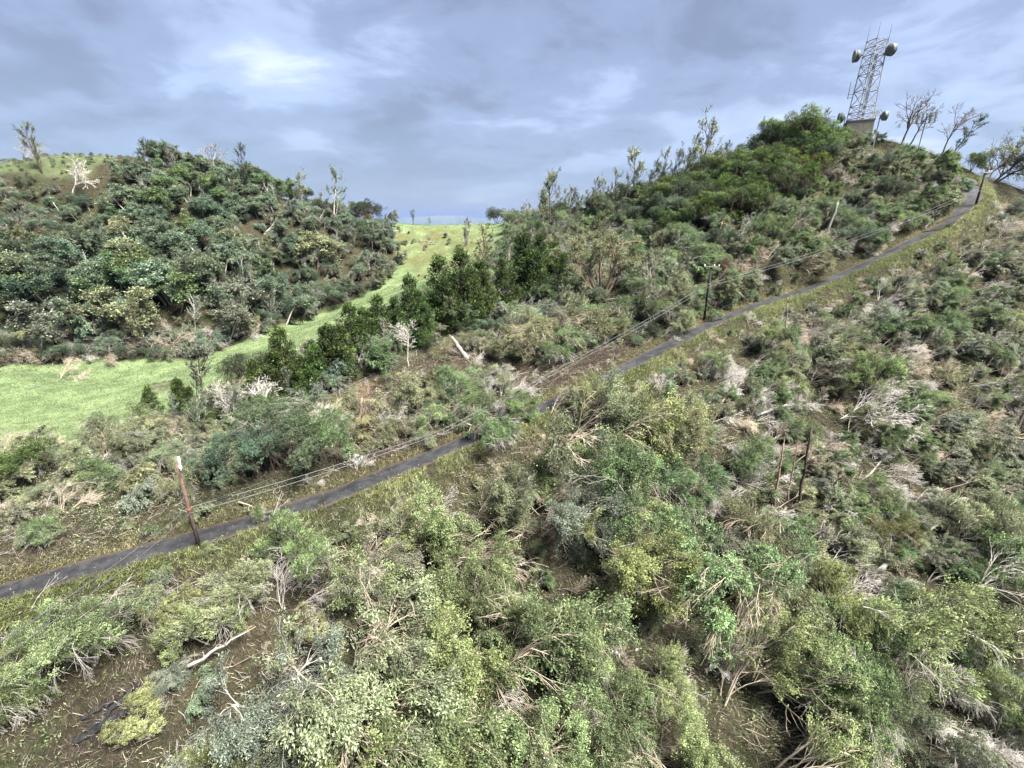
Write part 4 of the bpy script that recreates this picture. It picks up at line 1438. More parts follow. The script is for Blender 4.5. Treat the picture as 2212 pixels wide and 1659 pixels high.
def f_near(x, y, zn, d, px, py):
    if zn != 'near' or y > 128:
        return None
    small = .5 if d < 6.5 else .7 if d < 9 and px > 1350 else 1.0
    if px > 1850 and d < 9:
        small = .42
    right = px > 1380 + (py - 1000) * .6
    if right:
        kind, leaf, bark = pick((3, 'feather', 'grey', 'grey'), (3, 'feather', 'olive', 'beige'), (1.6, 'feather', 'green', 'grey'), (2.2, 'wind', 'green', 'grey'), (1.2, 'wind', 'olive', 'pale'),
                                (4.5, 'bare', 'grey', 'pale'), (4, 'bare', 'grey', 'beige'), (1.6, 'leafy', 'green', 'grey'), (.9, 'leafy', 'bright', 'grey'), (.4, 'leafy', 'blue', 'grey'))
        h = U(3.0, 5.2) if kind != 'bare' else U(2.8, 4.4)
        return kind, h * small, leaf, bark, U(2.1, 2.9) * (.75 if small < 1 else 1)
    kind, leaf, bark = pick((2.2, 'wind', 'olive', 'beige'), (1.6, 'wind', 'grey', 'pale'), (1.0, 'leafy', 'bright', 'grey'), (1.0, 'leafy', 'green', 'grey'),
                            (3.4, 'bare', 'grey', 'pale'), (3.4, 'bare', 'grey', 'beige'), (2.2, 'feather', 'olive', 'beige'), (1.2, 'feather', 'green', 'grey'), (.8, 'leafy', 'dark', 'dark'))
    h = U(1.5, 3.0) if kind != 'bare' else U(1.6, 3.2)
    return kind, h * max(small, .6), leaf, bark, U(2.5, 3.4) * (.7 if small < 1 else 1)


def f_mid(x, y, zn, d, px, py):
    if zn != 'mid' or y > 226:
        return None
    q = np.array([[x, y]])
    pa, di, dr = ground_masks(q, np.array([float(ground(x, y))]))
    if di[0] or dr[0]:
        if U() > .4:
            return None
        kind, leaf, bark = pick((3, 'bare', 'grey', 'beige'), (2, 'bare', 'grey', 'pale'), (1.2, 'feather', 'olive', 'beige'), (1, 'leafy', 'green', 'grey'))
        return kind, U(.8, 1.9), leaf, bark, 2.2
    small = .5 if d < 5.5 else 1.0
    if px < 560:
        kind, leaf, bark = pick((3, 'feather', 'olive', 'grey'), (2.5, 'wind', 'olive', 'beige'), (2, 'leafy', 'olive', 'grey'), (1.5, 'leafy', 'green', 'grey'), (1, 'bare', 'grey', 'beige'), (1.2, 'feather', 'grey', 'grey'))
        return kind, U(2.6, 4.6) * small, leaf, bark, U(2.5, 3.3)
    if py < 720:
        kind, leaf, bark = pick((2, 'feather', 'grey', 'grey'), (1.5, 'airy', 'olive', 'grey'), (2, 'leafy', 'green', 'grey'), (2, 'wind', 'olive', 'grey'), (1, 'leafy', 'dark', 'dark'))
        return kind, U(4.0, 6.5) if kind != 'airy' else U(7, 11), leaf, bark, U(2.8, 3.8)
    kind, leaf, bark = pick((2, 'feather', 'olive', 'grey'), (2, 'wind', 'olive', 'beige'), (2.2, 'leafy', 'green', 'grey'), (1.5, 'leafy', 'dark', 'dark'), (2.2, 'bare', 'grey', 'pale'), (1, 'leafy', 'olive', 'grey'))
    return kind, U(2.8, 4.8) * small, leaf, bark, U(2.5, 3.4)


IVY = [(1180, 640), (1400, 430), (1560, 380), (1680, 300), (1790, 290), (1740, 380), (1640, 440), (1530, 480), (1430, 470), (1390, 450)]


def f_hill(x, y, zn, d, px, py):
    if zn != 'hill' or y > (200 if px > 1330 else 228):
        return None
    if 97 < x < 118 and 148 < y < 167:
        return None
    if 1800 < px < 1900 and 134 < y < 150:
        kind, leaf, bark = pick((2, 'feather', 'olive', 'grey'), (2, 'feather', 'green', 'grey'), (2, 'bare', 'grey', 'pale'), (1, 'wind', 'olive', 'beige'))
        return kind, U(1.8, 2.9), leaf, bark, U(1.8, 2.4)
    small = .5 if d < 5.5 else 1.0
    if in_poly(px, py, [(1370, 480), (1430, 430), (1600, 370), (1700, 320), (1790, 310), (1740, 395), (1620, 470), (1520, 500), (1430, 510)]):
        return 'leafy', U(6.0, 9.5), ('deep', 'dark')[int(U() < .3)], 'dark', U(3.2, 4.4)
    if y > 158:
        kind, leaf, bark = pick((3, 'airy', 'olive', 'dark'), (2, 'leafy', 'dark', 'dark'), (2, 'feather', 'green', 'grey'))
        return kind, U(5, 9) if kind == 'airy' else U(4, 6), leaf, bark, U(3.0, 4.2)
    kind, leaf, bark = pick((3, 'feather', 'green', 'grey'), (2.5, 'feather', 'olive', 'grey'), (2.5, 'wind', 'green', 'grey'), (1.2, 'wind', 'olive', 'beige'), (2.5, 'leafy', 'green', 'grey'),
                            (1.2, 'leafy', 'dark', 'dark'), (2.0, 'bare', 'grey', 'pale'), (1.2, 'bare', 'grey', 'beige'), (1, 'feather', 'grey', 'grey'), (.4, 'feather', 'brown', 'beige'))
    return kind, U(3.4, 6.2) * (1 if kind != 'bare' else .75) * small, leaf, bark, U(2.3, 3.1)


def f_left(x, y, zn, d, px, py):
    if zn != 'left' or y > 222:
        return None
    if y > 168 and x < -138:
        return ('leafy', U(.7, 1.5), ('cool', 'green')[int(U() < .5)], 'grey', 2.6) if U() < .25 else None
    if in_poly(px, py, [(150, 430), (260, 420), (380, 440), (420, 490), (380, 540), (270, 545), (210, 500)]) and U() > .25:
        return None
    foot = py > 712
    if foot:
        if U() < .6:
            return 'bare', U(2.4, 4.4), 'grey', ('beige', 'pale')[int(U() < .5)], 2.4
        return 'feather', U(3.5, 5.5), ('olive', 'grey')[int(U() < .5)], 'beige', 3.2
    if px > 620 or (px < 160 and py < 560):
        kind, leaf, bark = pick((1.4, 'feather', 'olive', 'grey'), (1.8, 'feather', 'grey', 'grey'), (1.8, 'leafy', 'cool', 'grey'), (1.2, 'forest', 'cool', 'grey'), (1, 'leafy', 'dark', 'dark'), (.8, 'airy', 'grey', 'grey'), (.25, 'feather', 'brown', 'beige'))
        return kind, {'forest': U(7, 10), 'airy': U(7, 10)}.get(kind, U(4.5, 7.5)) * float(np.interp(y, [145, 172], [1, .35 if px < 270 else .85])), leaf, bark, U(3.5, 4.6)
    kind, leaf, bark = pick((6, 'forest', 'cool', 'grey'), (2, 'forest', 'green', 'grey'), (1.2, 'forest', 'dark', 'grey'), (.9, 'forest', 'olive', 'grey'), (1.2, 'airy', 'cool', 'pale'), (1.2, 'feather', 'cool', 'pale'))
    rf = float(np.interp(y, [140, 170], [1, .28 if px < 270 else .72]))
    return kind, U(9.0, 13.0) * rf, leaf, bark, U(4.0, 5.4) * (.6 + .4 * rf)


scatter(9000, (-75, 150), (14, 130), f_near)
scatter(9000, (-110, 75), (38, 228), f_mid)
scatter(9000, (5, 170), (88, 200), f_hill)
scatter(16000, (-245, -30), (104, 224), f_left)


def f_left_under(x, y, zn, d, px, py):
    if zn != 'left' or y > 215 or (y > 172 and x < -138):
        return None
    if in_poly(px, py, [(150, 430), (260, 420), (380, 440), (420, 490), (380, 540), (270, 545), (210, 500)]) and U() > .25:
        return None
    kind, leaf, bark = pick((3, 'leafy', 'cool', 'grey'), (3, 'leafy', 'dark', 'dark'), (1.0, 'feather', 'olive', 'grey'), (1, 'feather', 'grey', 'grey'))
    return kind, U(3.0, 5.0), leaf, bark, U(4.0, 5.0)


BANK = [(838, 500), (960, 492), (1090, 490), (1095, 530), (1050, 570), (960, 610), (880, 590), (850, 545)]
for i in range(900):
    x, y = FILL.uniform(-62, 8), FILL.uniform(165, 226)
    p = project([[x, y, float(ground(x, y))]])[0]
    if not in_poly(p[0], p[1], BANK) or not free(x, y, 4.0) or vnoise(x, y, 91, 14.0) < .42:
        continue
    kind, leaf, bark = pick((3, 'bare', 'grey', 'grey'), (2, 'feather', 'olive', 'grey'), (1.5, 'feather', 'grey', 'grey'), (1, 'leafy', 'green', 'grey'))
    h = U(1.2, 2.6)
    lb = place_label(kind, x, y, h, leaf, bark)
    plant(kind, x, y, height=h, leaf=leaf, bark=bark, label=lb, group=lb, sink=.1)
    TAKEN.append((x, y, 2.0))
FOREST_TAKEN, TAKEN = TAKEN, []
scatter(6000, (-245, -30), (106, 224), f_left_under)


# ------------------------------------------------------------------ undergrowth, grass, twig litter (uncountable)


def scatter_pts(n, xr, yr, seed):
    r = np.random.default_rng(seed)
    x, y = r.uniform(*xr, n), r.uniform(*yr, n)
    h = ground(x, y)
    p = project(np.c_[x, y, h])
    ok = (p[:, 0] > -40) & (p[:, 0] < 2260) & (p[:, 1] < 1730) & (p[:, 2] > 5)
    x, y, h, p = x[ok], y[ok], h[ok], p[ok]
    d, rh, s = road_dist(x, y)
    return r, x, y, h, p, d, s


def undergrowth():
    r, x, y, h, p, d, s = scatter_pts(90000, (-150, 170), (14, 175), 31)
    pa, di, dr = ground_masks(np.c_[x, y], h)
    keep = ~pa & (d > ROAD_HALF + 1.2) & (~(di | dr) | (r.random(len(x)) < .6)) & ((y < 70) | (r.random(len(x)) < .55))
    keep &= vnoise(x, y, 41, 5.0) + r.normal(0, .12, len(x)) > .36
    x, y, h = x[keep], y[keep], h[keep]
    N = len(x)
    for i, (name, leaf, lab) in enumerate((('undergrowth', 'olive', 'low olive undergrowth covering the slopes between the trees'),
                                           ('ground_ferns', 'green', 'low mid-green ferns and seedlings covering the slopes'))):
        k = (np.arange(N) % 5 < 3) if i == 0 else (np.arange(N) % 5 >= 3)
        m = int(k.sum())
        mb = MB()
        cen = np.stack([x[k], y[k], h[k] + r.uniform(.1, .45, m)], 1)
        dirs = unit(np.stack([r.normal(.5, .6, m), r.normal(-.15, .6, m), r.uniform(.2, .8, m)], 1))
        leaves(mb, r, cen, dirs, 10, .24, .26, (.27, .10), up=.9, align=.8)
        tag(link(name, mb.mesh(name, [LEAF[leaf]])), lab, 'undergrowth', kind='stuff')
        print(name, m)


def twig_litter():
    r, x, y, h, p, d, s = scatter_pts(26000, (-110, 165), (14, 160), 37)
    pa, di, dr = ground_masks(np.c_[x, y], h)
    keep = ~pa & (d > ROAD_HALF + 2.2) & ((y < 75) | (r.random(len(x)) < .5))
    keep &= vnoise(x, y, 43, 6.0) + r.normal(0, .15, len(x)) + .25 * di > .45
    x, y, h = x[keep], y[keep], h[keep]
    for i, (name, bark, lab) in enumerate((('twig_litter', 'pale', 'bleached twigs strewn over the slopes'), ('brown_twig_litter', 'beige', 'brown twigs strewn over the slopes'))):
        mb = MB()
        for j in range(i, len(x), 2):
            az = WIND + r.normal(0, .8)
            L = r.uniform(.6, 1.9)
            b = np.array([x[j], y[j], h[j] + .12])
            n = slope_normal(x[j], y[j], 1.0)
            dv = np.array([math.cos(az), math.sin(az), 0])
            dv = unit(dv - n * (dv @ n) + n * r.uniform(.0, .5))
            P = b + np.outer(np.linspace(0, 1, 4), dv) * L
            P[1:] += np.cumsum(r.normal(0, .09, (3, 3)), 0)
            mb.tube(P, np.linspace(.03, .012, 4) * r.uniform(.7, 1.4), 3)
            for q in range(2):
                a = P[1 + q]
                mb.tube(np.array([a, a + (dv + r.normal(0, .45, 3)) * L * .4]), [.015, .009], 3)
        tag(link(name, mb.mesh(name, [BARK[bark]])), lab, 'twigs', kind='stuff')


def dry_litter():
    r, x, y, h, p, d, s = scatter_pts(150000, (-110, 165), (14, 160), 47)
    pa, di, dr = ground_masks(np.c_[x, y], h)
    keep = ~pa & (d > ROAD_HALF + 1.0) & (r.random(len(x)) < np.where(y < 60, 1.0, np.where(y < 95, .7, .35)))
    x, y, h = x[keep], y[keep], h[keep]
    m = len(x)
    cen = np.stack([x, y, h + r.uniform(.03, .35, m)], 1)
    dirs = unit(np.stack([r.normal(.9, .5, m), r.normal(-.5, .6, m), r.normal(-.1, .25, m)], 1))
    mb = MB()
    leaves(mb, r, cen, dirs, 6, .3, .3, (.75, .03), up=.9, align=2.2, tint=np.clip(.1 + .7 * vnoise(x, y, 48, 3.0) + r.normal(0, .2, m), 0, 1))
    tag(link('dry_litter', mb.mesh('dry_litter', [LEAF['litter']])), 'dry grass stalks and bark litter covering the slopes', 'litter', kind='stuff')
    print('dry_litter', m)


def verge_grass():
    r = np.random.default_rng(51)
    R = ROAD[::1]
    T = unit(np.gradient(R[:, :2], axis=0))
    Nn = np.stack([T[:, 1], -T[:, 0]], 1)        # camera side
    for name, sgn, width, leaf, dens, hgt, lab in (('verge_grass', 1, 5.0, 'tallgrass', 30, .72, 'long yellow-green grass along the near edge of the road'),
                                                   ('bank_grass', -1, 3.0, 'straw', 14, .45, 'dry straw grass along the uphill edge of the road')):
        n = len(R) * dens
        k = r.integers(0, len(R), n)
        off = ROAD_HALF - .12 + np.abs(r.normal(0, 1, n)) * width * .5
        x = R[k, 0] + sgn * Nn[k, 0] * off + r.normal(0, .2, n)
        y = R[k, 1] + sgn * Nn[k, 1] * off + r.normal(0, .2, n)
        dd, _, _ = road_dist(x, y)
        ok = (dd > ROAD_HALF - .1 - .25 * (vnoise(x, y, 61, 2.5) > .6)) & (vnoise(x, y, 62, 2.0) + r.normal(0, .15, n) > .3)
        x, y = x[ok], y[ok]
        h = ground(x, y)
        m = len(x)
        cen = np.stack([x, y, h + hgt * .35], 1)
        dirs = unit(np.stack([r.normal(.35, .3, m), r.normal(-.1, .3, m), np.ones(m)], 1))
        tt = np.clip(.25 + .55 * vnoise(x, y, 63, 7.0) + r.normal(0, .12, m), 0, 1)
        mb = MB()
        leaves(mb, r, cen, dirs, 7, .05, .12, (hgt, .05), up=.1, align=2.0, tint=tt)
        tag(link(name, mb.mesh(name, [LEAF[leaf]])), lab, 'grass', kind='stuff')
        print(name, m)


def pasture_grass():
    r, x, y, h, p, d, s = scatter_pts(90000, (-150, 30), (62, 235), 71)
    pa, di, dr = ground_masks(np.c_[x, y], h)
    k = pa & (r.random(len(x)) < np.where(y < 130, .95, .5))
    x, y, h, dr = x[k], y[k], h[k], dr[k]
    for name, msk, leaf, lab in (('pasture_grass', ~dr, 'pasture', 'short bright green grass of the pasture'), ('dry_bank_grass', dr, 'straw', 'dry yellow grass on the bank below the saddle')):
        m = int(msk.sum())
        if not m:
            continue
        cen = np.stack([x[msk], y[msk], h[msk] + .05], 1)
        dirs = unit(np.stack([r.normal(.6, .4, m), r.normal(-.2, .4, m), np.full(m, .7)], 1))
        tt = np.clip(.2 + .6 * vnoise(x[msk], y[msk], 73, 6.0) + r.normal(0, .15, m), 0, 1)
        mb = MB()
        leaves(mb, r, cen, dirs, 4, .06, .2, (.34, .09), up=.4, align=1.4, tint=tt)
        tag(link(name, mb.mesh(name, [LEAF[leaf]])), lab, 'grass', kind='stuff')
        print(name, m)
    # yellow grass along the fence track, tussocks on the hilltop
    r, x, y, h, p, d, s = scatter_pts(60000, (-60, 30), (60, 140), 75)
    pa, di, dr = ground_masks(np.c_[x, y], h)
    k = dr & ~pa
    x, y, h = x[k], y[k], h[k]
    m = len(x)
    mb = MB()
    leaves(mb, r, np.stack([x, y, h + .15], 1), unit(np.stack([r.normal(.5, .4, m), r.normal(-.2, .4, m), np.ones(m)], 1)), 6, .08, .2, (.5, .06), up=.2, align=1.6)
    tag(link('track_grass', mb.mesh('track_grass', [LEAF['straw']])), 'yellow grass on the track along the fence', 'grass', kind='stuff')


def road_litter():
    r = np.random.default_rng(81)
    mb = MB()
    R = ROAD
    k = r.integers(20, len(R) - 40, 1300)
    k = k[(r.random(len(k)) < .35) | (R[k, 0] < 12)]
    T = unit(np.gradient(R[:, :2], axis=0))
    off = r.uniform(-1, 1, len(k)) * ROAD_HALF * .95
    x, y = R[k, 0] - T[k, 1] * off, R[k, 1] + T[k, 0] * off
    z = R[k, 2] + .105 - .05 * np.abs(off) / ROAD_HALF
    m = len(k)
    leaves(mb, r, np.stack([x, y, z], 1), np.stack([r.normal(0, 1, m), r.normal(0, 1, m), np.full(m, .1)], 1), 1, .0, .01, (.15, .08), up=3.0)
    tag(link('road_litter', mb.mesh('road_litter', [LEAF['litter']])), 'torn leaves and bark bits littering the asphalt', 'leaf litter', kind='stuff')


undergrowth()
dry_litter()
twig_litter()
verge_grass()
pasture_grass()
road_litter()

# ------------------------------------------------------------------ built things: mast, hut, poles, cables, fence
STEEL = plain_mat('galvanised_steel', (0.17, 0.175, 0.2), (0.27, 0.275, 0.31), 0.6, 0.2, 3.0, 0.05)
DISH = plain_mat('dish_grey_paint', (0.075, 0.088, 0.085), (0.13, 0.145, 0.135), 0.6, 0.0, 0.8, 0.03)
RADOME = plain_mat('radome_pale', (0.16, 0.175, 0.165), (0.23, 0.245, 0.23), 0.7, 0.0, 0.8, 0.02)
BLOCK = plain_mat('hut_blockwork', (0.19, 0.17, 0.13), (0.28, 0.255, 0.20), 0.9, 0.0, 0.9, 0.15)
SLAB = plain_mat('hut_roof_slab', (0.13, 0.115, 0.11), (0.22, 0.2, 0.19), 0.9, 0.0, 1.5, 0.15)
WHITE = plain_mat('white_paint', (0.35, 0.37, 0.4), (0.5, 0.52, 0.56), 0.6, 0.0, 2.0, 0.03)
POLE_B = plain_mat('pole_brown_wood', (0.05, 0.031, 0.023), (0.13, 0.08, 0.058), 0.9, 0.0, 3.0, 0.3)
POLE_D = plain_mat('pole_dark_wood', (0.004, 0.004, 0.005), (0.012, 0.011, 0.011), 0.85, 0.0, 3.0, 0.3)
CABLE = plain_mat('cable_jacket', (0.07, 0.075, 0.08), (0.12, 0.125, 0.13), 0.5, 0.0, 1.0, 0.0)
PORC = plain_mat('porcelain_white', (0.62, 0.63, 0.66), (0.8, 0.8, 0.82), 0.3, 0.0, 2.0, 0.0)
ARMW = plain_mat('crossarm_weathered', (0.2, 0.19, 0.175), (0.36, 0.34, 0.32), 0.85, 0.0, 3.0, 0.2)
ORANGE = plain_mat('clamp_orange', (0.16, 0.06, 0.035), (0.24, 0.1, 0.06), 0.6, 0.0, 3.0, 0.0)


def part(name, mb, mats, parent, smooth=False):
    return link(name, mb.mesh(name, mats if isinstance(mats, list) else [mats], smooth), parent)


def empty(name, loc, label, cat, group=None):
    e = link(name, None)
    e.location = loc
    return tag(e, label, cat, group)


def lathe(mb, prof, c, axis, k=20):
    """prof: list of (distance along axis, radius)"""
    axis = unit(np.asarray(axis, float))
    ref = np.array([0, 0, 1.0]) if abs(axis[2]) < .9 else np.array([1.0, 0, 0])
    u = unit(np.cross(axis, ref))
    w = np.cross(axis, u)
    a = np.arange(k) * 2 * np.pi / k
    V = np.concatenate([np.asarray(c) + axis * t + r * (np.cos(a)[:, None] * u + np.sin(a)[:, None] * w) for t, r in prof])
    n = len(prof)
    i, j = np.meshgrid(np.arange(n - 1), np.arange(k), indexing='ij')
    Q = np.stack([i * k + j, i * k + (j + 1) % k, (i + 1) * k + (j + 1) % k, (i + 1) * k + j], -1).reshape(-1, 4)
    mb.add(V, Q)


def dish(parent, c, axis, dia, name='dish', radome=True, stub=None):
    """drum-shrouded microwave dish looking along axis"""
    R = dia / 2
    mb = MB()
    bowl = [(-R * .5, .02), (-R * .48, R * .25), (-R * .36, R * .55), (-R * .14, R * .86), (0, R * .99), (R * .02, R), (R * .72, R), (R * .73, R * .96)]
    lathe(mb, bowl, c, axis)
    d = part(name, mb, DISH, parent, True)
    if radome:
        m2 = MB()
        lathe(m2, [(R * .68, R * .97), (R * .71, R * .6), (R * .72, .02)], c, axis)
        part('radome', m2, RADOME, d, True)
    m3 = MB()
    lathe(m3, [(R * .60, R * 1.0), (R * .60, R * 1.04), (R * .70, R * 1.04), (R * .70, R * 1.0)], c, axis)
    part('rim', m3, RADOME, d, True)
    if stub is not None:
        m4 = MB()
        m4.bar(np.asarray(c) - unit(np.asarray(axis, float)) * R * .45, stub, .28)
        part('mount', m4, STEEL, d)
    return d


TB = pix(1856.5, 262.8, 160)                     # roof level under the mast
TV = unit(np.array([TB[0], TB[1], 0.0]))
TR = np.array([TV[1], -TV[0], 0.0])              # to the right as seen from the valley


def build_tower():
    H = 20.9
    e = empty('lattice_tower', TB, 'tall grey steel lattice mast with round dishes on the hilltop hut', 'tower')
    def leg(i, f):
        a = 3.35 * (1 - f) + 2.45 * f
        d = [TR, TV, -TR, -TV][i % 4]
        return d * a + np.array([0, 0, H * f])
    for i in range(4):
        mb = MB()
        mb.bar(leg(i, 0) - [0, 0, .1], leg(i, 1.0) + [0, 0, .3], .22)
        part('leg', mb, STEEL, e)
    lv = [.03, .11, .20, .387, .585, .70, .82, .91, 1.0]
    for f in lv:
        for i in range(4):
            mb = MB()
            mb.bar(leg(i, f), leg(i + 1, f), .16)
            part('girt', mb, STEEL, e)
    for a, b in zip(lv[:-1], lv[1:]):
        for i in range(4):
            mid = (a + b) / 2
            for p, q in ((leg(i, a), leg(i + 1, b)), (leg(i + 1, a), leg(i, b))):
                mb = MB()
                mb.bar(p, q, .10)
                part('brace', mb, STEEL, e)
    # cable tray and ladder up the middle
    mb = MB()
    for s in (-.35, .35):
        mb.bar(TR * (s - .4) + [0, 0, 0], TR * (s - .25) + [0, 0, H * .86], .12)
    for k in range(36):
        z = H * .86 * k / 36
        mb.bar(TR * (-.75 + .15 * z / H) + [0, 0, z], TR * (-.05 + .15 * z / H) + [0, 0, z], .06)
    part('ladder', mb, STEEL, e)
    for s in (.45, .75, 1.05):
        mb = MB()
        mb.bar(TR * (s - .3) + TV * .3, TR * (s - .15) + TV * .3 + [0, 0, H * .84], .16)
        part('feeder_cable', mb, CABLE, e)
    # whip antennas
    for i, (a, b) in enumerate(((-2.45, 1.0), (-.1, 1.02), (2.7, .985))):
        mb = MB()
        base = TR * a + np.array([0, 0, H * b])
        mb.tube(np.array([base - [0, 0, .8], base + [0, 0, 3.9]]), [.09, .05], 6, cap=True)
        w = part('whip_antenna', mb, STEEL, e)
    mb = MB()
    sb = TR * (-4.3) + np.array([0, 0, H * .31])
    mb.tube(np.array([sb, sb + [0, 0, 4.6]]), [.11, .06], 6, cap=True)
    w = part('side_antenna', mb, STEEL, e)
    for dz in (.3, 1.2):
        mb = MB()
        mb.bar(sb + [0, 0, dz], leg(2, (sb[2] + dz) / H), .1)
        part('bracket', mb, STEEL, w)
    c1 = -TR * 3.9 + np.array([0, 0, H * .845])
    dish(e, c1, -TR * .93 - TV * .25 + np.array([0, 0, -.06]), 3.1, stub=leg(2, .845))
    c2 = TR * 3.4 + np.array([0, 0, H * .865])
    dish(e, c2, TR * .75 + TV * .66, 3.1, stub=leg(0, .865))


def build_hut():
    e = empty('hilltop_hut', TB - [0, 0, 4.2], 'beige block equipment hut under the lattice mast', 'building')
    ang = math.atan2(TR[1], TR[0]) + .12
    Rm = np.array([[math.cos(ang), -math.sin(ang), 0], [math.sin(ang), math.cos(ang), 0], [0, 0, 1]])
    # block courses stand a little proud of the joints
    core = MB()
    core.box([0, 0, .4], [6.7, 6.7, 7.2], Rm)
    wall = part('wall', core, plain_mat('hut_mortar', (0.19, 0.17, 0.13), (0.28, 0.255, 0.20), .95, 0, 2, .1), e)
    n_c, n_l = 5, 3
    for side in range(4):
        a = side * math.pi / 2
        R2 = Rm @ np.array([[math.cos(a), -math.sin(a), 0], [math.sin(a), math.cos(a), 0], [0, 0, 1]])
        for r in range(n_c):
            for c in range(n_l):
                mb = MB()
                mb.box(R2 @ np.array([(c - 1) * 2.23, -3.36, -1.88 + r * 1.3]), [2.222, .06, 1.294], R2)
                part('panel', mb, BLOCK, wall)
    mb = MB()
    mb.box([0, 0, 4.1], [7.05, 7.05, .24], Rm)
    part('roof', mb, SLAB, e)
    mb = MB()
    mb.box(Rm @ np.array([1.9, -3.44, .2]), [1.0, .08, 2.0], Rm)
    d = part('door', mb, STEEL, e)
    mb = MB()
    mb.box(Rm @ np.array([2.25, -3.5, .2]), [.12, .08, .12], Rm)
    part('handle', mb, SLAB, d)


def pedestal(e, c, axis, dia, base_z, radome=True):
    mb = MB()
    mb.tube(np.array([[c[0], c[1], base_z], c + np.array([0, 0, .3])]) - unit(np.asarray(axis, float)) * [dia * .3, dia * .3, 0], .14, 8, cap=True)
    part('mast', mb, STEEL, e)
    dish(e, c, axis, dia, radome=radome)


def build_site():
    def at(zx, zy, dv):          # position beside the mast: metres right, up and away
        return TB + TR * zx + TV * dv + np.array([0, 0, zy])
    for zx, zy, ax, dia, lab in ((-4.7, 1.35, -TR * .95 - TV * .2, 2.9, 'grey drum dish on a post left of the hut'),
                                 (5.6, .9, TR * .93 + TV * .3, 2.6, 'grey drum dish on a post right of the hut')):
        c = at(zx, zy, -.5)
        g = float(ground(c[0], c[1]))
        e = empty('dish_post', (c[0], c[1], g), lab, 'dish')
        pedestal(e, np.array([0, 0, c[2] - g]), ax, dia, -.4)
    # open grid dish, seen face on
    c = at(3.7, 1.45, -1.0)
    g = float(ground(c[0], c[1]))
    e = empty('grid_dish', (c[0], c[1], g), 'round open ribbed dish on a post right of the hut', 'dish')
    mb = MB()
    mb.tube(np.array([[0, 0, -.4], [0, 0, c[2] - g]]), .13, 8, cap=True)
    part('mast', mb, STEEL, e)
    ax = -TV * .8 + TR * .5
    cc = np.array([0, 0, c[2] - g]) + ax * .3
    u = unit(np.cross(ax, [0, 0, 1.0]))
    w = np.array([0, 0, 1.0])
    for r_, n_ in ((1.4, 24), (.7, 16)):
        mb = MB()
        t = np.linspace(0, 2 * np.pi, n_ + 1)
        mb.tube(cc + r_ * (np.cos(t)[:, None] * u + np.sin(t)[:, None] * w) + ax * (.35 if r_ > 1 else .1), .07, 5)
        part('hoop', mb, RADOME, e)
    for k in range(12):
        mb = MB()
        t = k * np.pi / 6
        v = math.cos(t) * u + math.sin(t) * w
        mb.tube(np.array([cc, cc + v * .7 + ax * .1, cc + v * 1.4 + ax * .35]), .05, 4)
        part('rib', mb, RADOME, e)
    # panel aerials behind the bare tree
    c = on_ground(1984, 305)
    e = empty('panel_aerial_mast', c, 'short mast with upright panel aerials behind the bare tree', 'antenna')
    top = (pix(1984, 245, c[1]) - c)[2]
    mb = MB()
    mb.tube(np.array([[0, 0, -.4], [0, 0, top]]), .16, 8, cap=True)
    part('mast', mb, STEEL, e)
    for z in (.72, .9):
        mb = MB()
        mb.bar(-TR * 2.2 + [0, 0, top * z], TR * 2.2 + [0, 0, top * z], .1)
        part('crossbar', mb, STEEL, e)
    for s in (-2.1, -.9, .9, 2.1):
        mb = MB()
        mb.box(TR * s + np.array([0, 0, top * .86]) - TV * .15, [.42, .25, 2.6])
        part('panel', mb, DISH, e)
    # white cabinets and ladder rack left of the hut
    c = at(-5.9, 0, -1.5)
    g = float(ground(c[0], c[1]))
    e = empty('cable_rack', (c[0], c[1], g), 'white steel cable rack between the rusty bush and the hut', 'rack')
    for s in (-.7, .7):
        mb = MB()
        mb.bar(TR * s + [0, 0, -.3], TR * s + [0, 0, 4.2], .16)
        part('upright', mb, WHITE, e)
    for k in range(5):
        mb = MB()
        mb.bar(-TR * .75 + [0, 0, .5 + k * .8], TR * .75 + [0, 0, .5 + k * .8], .12)
        part('rung', mb, WHITE, e)
    c = at(-7.6, 0, -2.6)
    g = float(ground(c[0], c[1]))
    e = empty('equipment_cabinet', (c[0], c[1], g), 'white equipment cabinet at the foot of the rusty bush', 'cabinet')
    mb = MB()
    mb.box([0, 0, .8], [1.5, 1.0, 2.0])
    part('body', mb, WHITE, e)
    mb = MB()
    mb.box([0, 0, 1.86], [1.7, 1.2, .12])
    part('lid', mb, RADOME, e)


